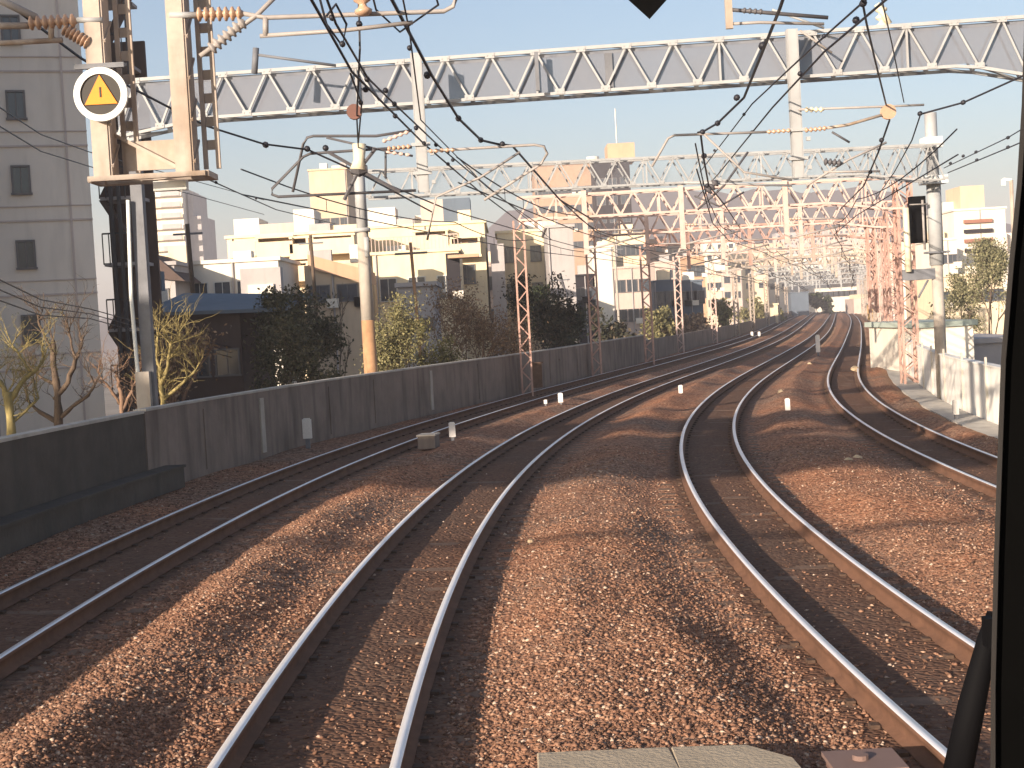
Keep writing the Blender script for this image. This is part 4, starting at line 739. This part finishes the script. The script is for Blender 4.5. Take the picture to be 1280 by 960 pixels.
bldg("garden_shed", 'grey blue corrugated shed roof among the bushes right of the tall concrete pole', 500, 545, 358, 70, 5, C_gry, 2, 1, .6, .5, cat='shed')
bldg("cream_house", 'cream flat-roofed building left of the tall dark grey wall', 627, 690, 290, 120, 9, C_yel, 2, 2, .8, 1.2)
bldg("dark_wall_building", 'tall narrow dark grey building behind the first red mast', 690, 722, 284, 108, 14, C_gry, 0, 0, yaw=.0)
t, A, u, v, L, zt = bldg("brown_office_block", 'broad brown tiled office block behind the gantry beams', 678, 752, 206, 300, 30, C_bro, 9, 4, 1.4, 1.3, top_off=4, floor=3.6)
t, A, u, v, L, zt = bldg("dark_tower", 'dark narrow tower with orange rooftop box and thin aerial', 752, 797, 202, 290, 16, C_dk, 3, 8, 1.6, 1.6, top_off=3, floor=3.4)
a, b = W(760, 200, 291), W(794, 200, 291); z = W(777, 180, 291)[2]; mb = MB(); mb.box(((a[0] + b[0]) / 2, 295, (z + zt) / 2 + .2), (b[0] - a[0], 8, z - zt)); mb.build('roof_house', C_ora, t); mb = MB(); c = W(772, 180, 293); mb.tube([(c[0], 295, c[2]), (c[0], 295, c[2] + 7)], .12, 5); mb.build('aerial', C_wh, t)
t = thing("water_tank", W(744, 205, 305), 'pinkish white round rooftop tank left of the dark tower', 'water tank'); c = W(744, 206, 305); mb = MB(); mb.tube([(c[0], 312, c[2] - 2), (c[0], 312, c[2] + 2.3)], 1.3, 14); mb.build('tank', C_wh, t); 
bldg("white_slab_building", 'slim bright white building right of the second red mast', 744, 770, 309, 150, 10, C_wh, 0, 0)
bldg("beige_house", 'beige house with plain top storey left of the third red mast', 774, 812, 293, 170, 10, C_cream, 3, 2, 1.2, 1.2)
bldg("brown_house", 'low brown building under the beige house between the red masts', 770, 815, 335, 150, 8, C_pk, 3, 2, 1.0, 1.2)
bldg("slate_house", 'low slate blue house right of the third red mast', 820, 846, 352, 160, 9, C_blu, 2, 1, 1.2, 1.4)
bldg("slate_house", 'wider slate blue house left of the orange walled house', 852, 880, 352, 165, 9, C_blu, 3, 1, 1.2, 1.4)
bldg("orange_house", 'orange walled house beyond the red masts', 862, 884, 322, 200, 9, C_ora, 2, 2, 1.2, 1.4)
bldg("equipment_hut", 'small cream equipment hut beside the far leftmost track', 962, 973, 381, 215, 3, C_cream, 0, 0, cat='hut')
bldg("dark_shed", 'dark blue shed by the far bend of the tracks', 990, 1012, 366, 330, 8, C_blu, 0, 0, cat='shed')
bldg("station_building", 'long white building at the far bend just under the last gantry beams', 1010, 1090, 360, 460, 12, C_wh, 12, 1, 2.2, 1.6)
# right side
t, A, u, v, L, zt = bldg("terraced_block", 'pale block with orange brown striped floors at the right behind the grey steel pole', 1198, 1262, 262, 150, 14, C_wh, 0, 0)
for j in range(4): z = zt - 1.1 - j * .95; mb = MB(); c = A[0] + L * .45; mb.box((c, 149.8, z), (L * .55, .3, .35)); mb.build('floor_band', C_red if j % 2 == 0 else C_dk, t)
a, b = W(1202, 240, 152), W(1232, 240, 152); z = W(1216, 234, 152)[2]; mb = MB(); mb.box(((a[0] + b[0]) / 2, 155, (z + zt) / 2 + .2), (b[0] - a[0], 5, z - zt)); mb.build('roof_house', C_bei, t)
bldg("white_block", 'white low block between the grey steel pole and the striped block', 1176, 1200, 300, 140, 8, C_wh, 2, 3, .8, .8)
bldg("cream_annex", 'long low cream annex under the striped block', 1170, 1256, 345, 130, 8, C_cream, 5, 1, 1.2, 1.0)
t, A, u, v, L, zt = bldg("green_trimmed_building", 'low white building with pale green roof edge behind the white wall', 1150, 1216, 408, 56, 8, C_wh, 2, 1, 1.2, .5, roofm=pm('green_trim', (.42, .48, .42)), top_off=.9)
bldg("concrete_block", 'low grey concrete block at the right edge beyond the white wall', 1208, 1290, 428, 60, 8, C_gry, 2, 1, 1.2, .5, top_off=.8)
# small town houses of the middle distance, left of and beyond the tracks
tw = [(822, 848, 328, 230, C_pk, 'pink grey flat roofed house under the gantry beams'), (886, 905, 345, 260, C_cream, 'cream far house right of the orange one'), (905, 930, 338, 290, C_pk, 'pinkish far block left of the hut'), (930, 962, 330, 330, C_cream, 'wide cream far block above the hut'),
      (960, 990, 335, 380, C_wh, 'white far block above the dark shed'), (840, 880, 306, 340, C_bei, 'beige far block behind the orange house'), (884, 925, 300, 420, C_wh, 'long white far block'), (930, 985, 305, 480, C_bei, 'long beige far block before the hill'),
      (990, 1040, 318, 520, C_wh, 'white far block over the vanishing tracks'), (1040, 1080, 325, 540, C_pk, 'pinkish far block over the vanishing tracks'), (800, 838, 300, 300, C_bro, 'brown far block right of the dark tower'), (1060, 1112, 312, 620, C_cream, 'broad cream far block left of the red right-hand masts'),
      (1112, 1150, 318, 480, C_wh, 'white far block behind the red right-hand masts'), (1150, 1180, 330, 300, C_bei, 'beige house behind the grey steel pole'), (975, 1035, 290, 700, C_gry, 'grey distant block on the hill foot'), (1040, 1100, 285, 760, C_pk, 'distant pinkish block on the hill foot'),
      (722, 746, 345, 150, C_dk, 'dark low building between the first two red masts'), (590, 628, 330, 135, C_pk, 'pinkish house behind the brown bush')]
for x0, x1, pt, Y, m_, lab in tw: bldg("town_house", lab, x0, x1, pt, Y, 10, m_, max(2, int((x1 - x0) / F * Y / 2.6)), 2, 1.1, 1.2, cat='building')
# a mass of small roofs toward the foot of the hill
mb = MB(); 
for i in range(520):
    Y = 330 + 400 * random.random() ** 1.1; px = random.uniform(560, 1300); x = (px - 640) / F * Y
    if abs(x - (tx(2, min(Y, 420)) + max(0, Y - 420) * .21)) < 14 and Y < 520: continue
    h_ = random.choice((6, 7, 8, 9, 12, 15, 20)); s_ = random.uniform(6, 14); mb.box((x, Y, BASE + h_ / 2), (s_, s_, h_), random.randrange(6), yaw=random.uniform(-.4, .4))
o = mb.build("distant_town", [C_wh, C_cream, C_pk, C_bei, C_gry, C_bro]); o['kind'] = 'stuff'; tag(o, 'distant mass of small pale and pinkish city roofs below the hill', 'town')
# hill
pts = [(-1200, 400), (0, 400), (300, 395), (560, 330), (640, 262), (720, 246), (800, 240), (880, 238), (960, 240), (1040, 236), (1120, 240), (1180, 262), (1240, 275), (1400, 290), (1700, 330), (2000, 340), (2600, 330)]
V = []; n = 0; xs_ = np.linspace(-1200, 2600, 260); Yh = 900; ridge = []
for i, x in enumerate(xs_):
    y = np.interp(x, [p[0] for p in pts], [p[1] for p in pts]) + 3 * math.sin(i * .8) + 2 * math.sin(i * 2.1); p = W(x, y, Yh); V += [(p[0], Yh - 160, BASE - .5), (p[0], Yh - 70, p[2] * .55 + 3 * math.sin(i * 1.3)), (p[0], Yh, p[2]), (p[0], Yh + 400, BASE - .5)]
n = len(xs_); Fq = np.array([(4 * i + a, 4 * i + 4 + a, 4 * i + 5 + a, 4 * i + 1 + a) for i in range(n - 1) for a in range(3)]); o = npmesh("hills", np.array(V), Fq, M['hill'], True); o['kind'] = 'structure'

# ------------------------------------------------------------------ utility poles
for px0, px1, y0, y1, Y, lab, mt_, r in ((234, 244, 280, 400, 62, 'dark slanting utility pole in front of the white house', 'bark', .11), (388, 396, 294, 400, 75, 'dark thin utility pole left of the tall concrete pole', 'bark', .10), (513, 527, 303, 460, 56, 'thin rusty leaning pole among the bushes, right of the tall concrete pole', 'pole_rust', .07), (768, 775, 305, 425, 110, 'slim grey lamp pole beyond the second red mast', 'pole', .1), (700, 722, 342, 420, 95, 'dark pole with white lamp arm left of the second red mast', 'tubed', .1)):
    a = W(px0, y0, Y); b = W(px1, y1, Y); t = thing("utility_pole", b, lab, 'utility pole', 'utility poles'); mb = MB(); d = (b - a); mb.tube([a, b + d * .3], [r * .8, r], 8); mb.build('pole_shaft', mt_, t, True); mb = MB(); mb.bar(a + [-.6, 0, -.4], a + [.6, 0, -.4], .08); mb.build('crossarm', 'galvd', t)
t = thing("camera_mast", W(1255, 300, 60), 'pale pole with white camera arm at the right edge beside the pillar', 'camera pole'); a = W(1264, 225, 60); mb = MB(); mb.tube([a, (a[0] + .0, 60, BASE)], .08, 8); mb.build('pole_shaft', 'cream', t); mb = MB(); b = W(1254, 224, 60); mb.bar(a, b, .1); mb.bar(b, b - [0, 0, .25], .14); mb.build('camera_arm', 'white', t)

# ------------------------------------------------------------------ trees
leafm = {k: island_mat(k, st, .7, .15) for k, st in dict(
    olivedark=[(0, (.04, .042, .024)), (.55, (.09, .09, .048)), (.85, (.15, .135, .075)), (1, (.23, .19, .12))],
    evergreen=[(0, (.016, .022, .011)), (.6, (.035, .045, .022)), (1, (.075, .085, .042))], yellowgreen=[(0, (.08, .08, .03)), (.6, (.15, .14, .055)), (1, (.26, .23, .10))],
    brownleaf=[(0, (.14, .09, .055)), (.6, (.26, .17, .105)), (1, (.38, .27, .17))], olive=[(0, (.10, .095, .045)), (.6, (.19, .175, .08)), (1, (.30, .26, .13))], duskgreen=[(0, (.02, .024, .015)), (.6, (.05, .05, .03)), (1, (.12, .09, .06))], palegreen=[(0, (.10, .10, .05)), (.6, (.20, .19, .10)), (1, (.33, .29, .17))]).items()}
def tree(name, lab, px, ptop, Y, wpx, bark='bark', leaf=None, nleaf=0, lsz=.09, seed=0, stems=1, bare=True, base_px=None, grp='trees behind the left wall', lean=0, levels=4, gap=.5):
    r = random.Random(seed); c = W(px, ptop, Y); x = c[0]; top = c[2]; rad = wpx / 2 / F * Y; z0 = BASE; hgt = top - z0; fat = 1.7 if name in ('bare_tree',) else 1.0; t = thing(name, (x, Y, z0), lab, 'tree' if name != 'bush' else 'bush', grp); mb = MB(); tips = []
    def grow(p, d, L, rr, lv):
        n = 3; pts = [p]; q = p; dd = d
        for i in range(n):
            dd = dd + np.array([r.gauss(0, .14), r.gauss(0, .14), r.gauss(0, .06)]); dd = dd / np.linalg.norm(dd); q = q + dd * L / n; pts.append(q)
        mb.tube(pts, [rr * (1 - .3 * i / n) for i in range(n + 1)], 5 if lv < 2 else 4, cap=False); tips.append((q, lv))
        if lv >= levels: return
        for _ in range(r.choice((2, 3, 3, 4)) if lv < levels - 1 else 4):
            nd = dd + np.array([r.gauss(0, .62), r.gauss(0, .62), r.gauss(.18, .3)]); nd /= np.linalg.norm(nd); st = pts[-1] if r.random() < .5 else pts[-2]; grow(st, nd, L * r.uniform(.55, .8), rr * (.64 if fat > 1 else .58), lv + 1)
    for s_ in range(stems):
        a = r.uniform(0, 6.28); off = np.array([math.cos(a), math.sin(a), 0]) * (rad * .4 if stems > 1 else 0); L0 = hgt * (.56 if fat > 1 else .42); p = np.array([x, Y, z0]) + off
        grow(p, np.array([lean, 0, 1.]), L0, .035 * hgt * (.55 if stems > 1 else .6) * fat, 0)
    # scale crown to the wanted outline
    V = np.concatenate(mb.v); zt_ = V[:, 2].max(); sx = rad / max(.1, np.percentile(np.abs(V[:, 0] - x), 99)); sz_ = hgt / (zt_ - z0)
    def fit(P): P = np.atleast_2d(P).copy(); P[:, 0] = x + (P[:, 0] - x) * sx; P[:, 1] = Y + (P[:, 1] - Y) * sx; P[:, 2] = z0 + (P[:, 2] - z0) * sz_; return P
    mb.v = [fit(v_) for v_ in mb.v]; mb.build('trunk', bark, t, True)
    if nleaf:
        tp = np.concatenate([fit(p) for p, lv in tips if lv >= levels - 2]); rn = np.random.default_rng(seed + 5); k = rn.integers(0, len(tp), nleaf); C = tp[k] + rn.normal(0, rad * .13, (nleaf, 3)) * (.5 + rn.random((len(tp), 1))[k])
        C[:, 2] = np.minimum(C[:, 2], top + rad * .15 * rn.random(nleaf)); C = C[C[:, 2] > -1.5]; m = len(C); A_ = rn.normal(0, 1, (m, 3)); A_ /= np.linalg.norm(A_, axis=1)[:, None]; B_ = rn.normal(0, 1, (m, 3)); B_ = np.cross(A_, B_); B_ /= np.linalg.norm(B_, axis=1)[:, None]
        s1 = lsz * (.5 + rn.random(m))[:, None]; Vq = np.stack([C - A_ * s1, C + B_ * s1 * .5, C + A_ * s1, C - B_ * s1 * .5], 1).reshape(-1, 3) - np.array(t['_o']); o = npmesh('crown', Vq, np.arange(4 * m).reshape(-1, 4), leafm[leaf]); o.parent = t
    return t
def limb_tree(lab, Y, limbs, mt, seed, tw=3, leaf=None, nl=0):
    r = random.Random(seed); t = thing('bare_tree', (W(*limbs[0][0][0], Y)[0], Y, BASE), lab, 'tree', 'trees behind the left wall'); mb = MB(); tips = []
    def twig(p, d, L, rr, lv):
        pts = [p]; q = p
        for i in range(3): d = d + np.array([r.gauss(0, .25), r.gauss(0, .3), r.gauss(.06, .2)]); d /= np.linalg.norm(d); q = q + d * L / 3; pts.append(q)
        mb.tube(pts, [rr, rr * .8, rr * .65, rr * .4], 4, cap=False); tips.append(q)
        if lv > 0:
            for _ in range(r.choice((2, 3))): twig(r.choice(pts[1:]), d + np.array([r.gauss(0, .6), r.gauss(0, .6), r.gauss(.1, .4)]), L * r.uniform(.5, .8), rr * .55, lv - 1)
    for px, r0, r1 in limbs:
        dy = r.uniform(-.35, .35); P_ = []; n = len(px)
        for i, (x, y) in enumerate(px): w_ = W(x + r.uniform(-1.5, 1.5), y, Y); P_.append(w_ + np.array([0, dy * i / n * (0 if px is limbs[0][0] else 1.6), 0]))
        if px is limbs[0][0]: P_ = [np.array([P_[0][0], Y, BASE])] + P_
        m = len(P_); rad = [r0 + (r1 - r0) * i / (m - 1) for i in range(m)]
        # gnarled: subdivide with jitter
        Q = [P_[0]]; RR = [rad[0]]
        for k in range(m - 1):
            for f_ in (.33, .66, 1): Q.append(P_[k] + (P_[k + 1] - P_[k]) * f_ + np.array([r.gauss(0, .012), r.gauss(0, .012), 0]) * (f_ < 1)); RR.append((rad[k] + (rad[k + 1] - rad[k]) * f_) * r.uniform(.85, 1.25))
        mb.tube(Q, RR, 7, cap=True)
        for _ in range(tw * 2): k = r.randrange(len(Q) // 2, len(Q)); twig(Q[k], np.array([r.gauss(0, .7), r.gauss(0, .5), r.uniform(.1, 1)]), r.uniform(.25, .6), .012, 2)
        for _ in range(tw): twig(Q[-1], np.array([r.gauss(0, .4), r.gauss(0, .4), 1.]), r.uniform(.35, .8), .014, 2)
    mb.build('trunk', mt, t, True)
    if nl:
        rn = np.random.default_rng(seed); tp = np.array(tips); C = tp[rn.integers(0, len(tp), nl)] + rn.normal(0, .04, (nl, 3)); A_ = rn.normal(0, 1, (nl, 3)); A_ /= np.linalg.norm(A_, axis=1)[:, None]; B_ = np.cross(A_, rn.normal(0, 1, (nl, 3))); B_ /= np.linalg.norm(B_, axis=1)[:, None]
        Vq = np.stack([C - A_ * .018, C + B_ * .01, C + A_ * .018, C - B_ * .01], 1).reshape(-1, 3) - np.array(t['_o']); o = npmesh('crown', Vq, np.arange(4 * nl).reshape(-1, 4), leafm[leaf]); o.parent = t
limb_tree('bare yellowish lichened tree at the left edge', 29, [([(14, 560), (12, 520), (8, 490)], .11, .07), ([(10, 500), (2, 478), (-14, 462)], .06, .04), ([(12, 500), (24, 478), (38, 464), (46, 450)], .055, .025), ([(38, 464), (22, 446), (10, 432)], .03, .02), ([(12, 530), (30, 515), (42, 498)], .04, .02)], 'barky', 5, 3, 'yellowgreen', 900)
limb_tree('bare dark forked tree in front of the grey apartment block', 32, [([(80, 560), (74, 525), (71, 490), (68, 455), (66, 425)], .11, .05), ([(70, 500), (84, 478), (94, 450), (104, 428)], .06, .035), ([(74, 525), (92, 508), (112, 494), (124, 480)], .05, .025), ([(68, 480), (52, 472), (38, 460)], .045, .02), ([(74, 530), (52, 515), (36, 500), (34, 484)], .05, .025), ([(67, 440), (56, 418), (50, 400)], .03, .02), ([(94, 450), (88, 430), (86, 412)], .03, .018)], 'bark', 9, 3)
limb_tree('small bare brown tree between the mast foot and the stair tower', 39, [([(150, 560), (152, 520), (150, 490), (146, 468)], .08, .04), ([(152, 515), (164, 490), (170, 470)], .05, .02), ([(151, 505), (138, 485), (130, 470)], .045, .02)], 'twig', 14, 4, 'brownleaf', 500)
tree('bare_tree', 'bare reddish brown tree in front of the house with the blue roof', 225, 392, 44, 130, 'twig', 'brownleaf', 2200, .06, 21, levels=5)
limb_tree('pale pollarded tree right of the mast foot', 35, [([(203, 545), (203, 500), (200, 460)], .07, .04), ([(203, 480), (212, 458), (216, 430)], .05, .025), ([(201, 468), (196, 445), (198, 420)], .04, .02), ([(203, 500), (228, 478), (246, 462)], .045, .02), ([(214, 445), (224, 432), (226, 415)], .03, .015)], 'barky', 33, 4)
tree('evergreen_tree', 'dark evergreen tree left of the tall concrete pole', 322, 366, 52, 110, 'bark', 'olivedark', 8000, .065, 4, levels=4)
tree('evergreen_tree', 'rounder dark green tree just left of the tall concrete pole', 405, 372, 56, 120, 'bark', 'olivedark', 9000, .07, 5, levels=4)
tree('bare_tree', 'bare dark tree against the orange beige townhouse', 428, 352, 60, 60, 'bark', None, 0, .05, 41, levels=5)
tree('evergreen_tree', 'low dark green tree filling the gap above the brown wall', 366, 400, 48, 100, 'bark', 'olivedark', 6000, .06, 6, levels=4)
tree('bush', 'olive green bush right of the tall concrete pole', 505, 372, 46, 110, 'bark', 'olive', 13000, .042, 7, stems=2)
tree('bush', 'yellow green low bush above the wall right of the tall concrete pole', 548, 402, 48, 80, 'bark', 'yellowgreen', 9000, .04, 9, stems=2)
tree('bush', 'large brown twiggy bush left of the first red mast', 596, 352, 56, 130, 'twig', 'brownleaf', 14000, .045, 10, stems=2, levels=5)
tree('bush', 'dim brown bush behind the first red mast', 672, 345, 66, 80, 'bark', 'duskgreen', 9000, .07, 13, stems=2)
tree('evergreen_tree', 'dark tree between the first and second red masts', 706, 360, 86, 80, 'bark', 'evergreen', 8000, .09, 14)
tree('bush', 'brownish hedge plant beyond the second red mast', 758, 382, 100, 60, 'bark', 'duskgreen', 3500, .15, 15, stems=2)
tree('bush', 'green bush just right of the third red mast', 826, 385, 110, 40, 'bark', 'olive', 3000, .13, 16, stems=1)
tree('bush', 'pinkish brown far hedge beneath the slate blue houses', 868, 395, 150, 60, 'twig', 'brownleaf', 3000, .2, 17, stems=2)
tree('bush', 'yellow green bush among the pale far masts', 893, 375, 165, 34, 'bark', 'yellowgreen', 2200, .2, 18)
tree('bush', 'dusky far bush behind the cream hut', 948, 374, 240, 50, 'bark', 'olive', 3000, .3, 19)
tree('evergreen_tree', 'small dark green tree right of the dark blue far shed', 1022, 368, 340, 26, 'bark', 'evergreen', 2200, .45, 20)
tree('leafy_tree', 'pale green tree in sun at the right edge before the striped block', 1235, 302, 95, 90, 'bark', 'palegreen', 12000, .075, 22, grp='trees behind the right wall')
tree('leafy_tree', 'smaller pale green tree below the striped block', 1190, 345, 100, 60, 'bark', 'palegreen', 6000, .08, 23, grp='trees behind the right wall')

mb = MB(); mb.box((0, 700, 38), (3000, 2000, 87)); hz = bpy.data.materials.new('haze_air'); hz.use_nodes = True; hn = hz.node_tree; hn.nodes.remove(hn.nodes['Principled BSDF'])
pv = hn.nodes.new('ShaderNodeVolumePrincipled'); pv.inputs['Color'].default_value = (.97, .91, .95, 1); pv.inputs['Density'].default_value = .00065; pv.inputs['Anisotropy'].default_value = 0.0; hn.links.new(pv.outputs[0], hn.nodes['Material Output'].inputs['Volume'])
o = mb.build('haze', hz); o['kind'] = 'stuff'; tag(o, 'thin pale afternoon haze over the whole scene', 'haze')
for o in bpy.data.objects:
    if '_o' in o: del o['_o']
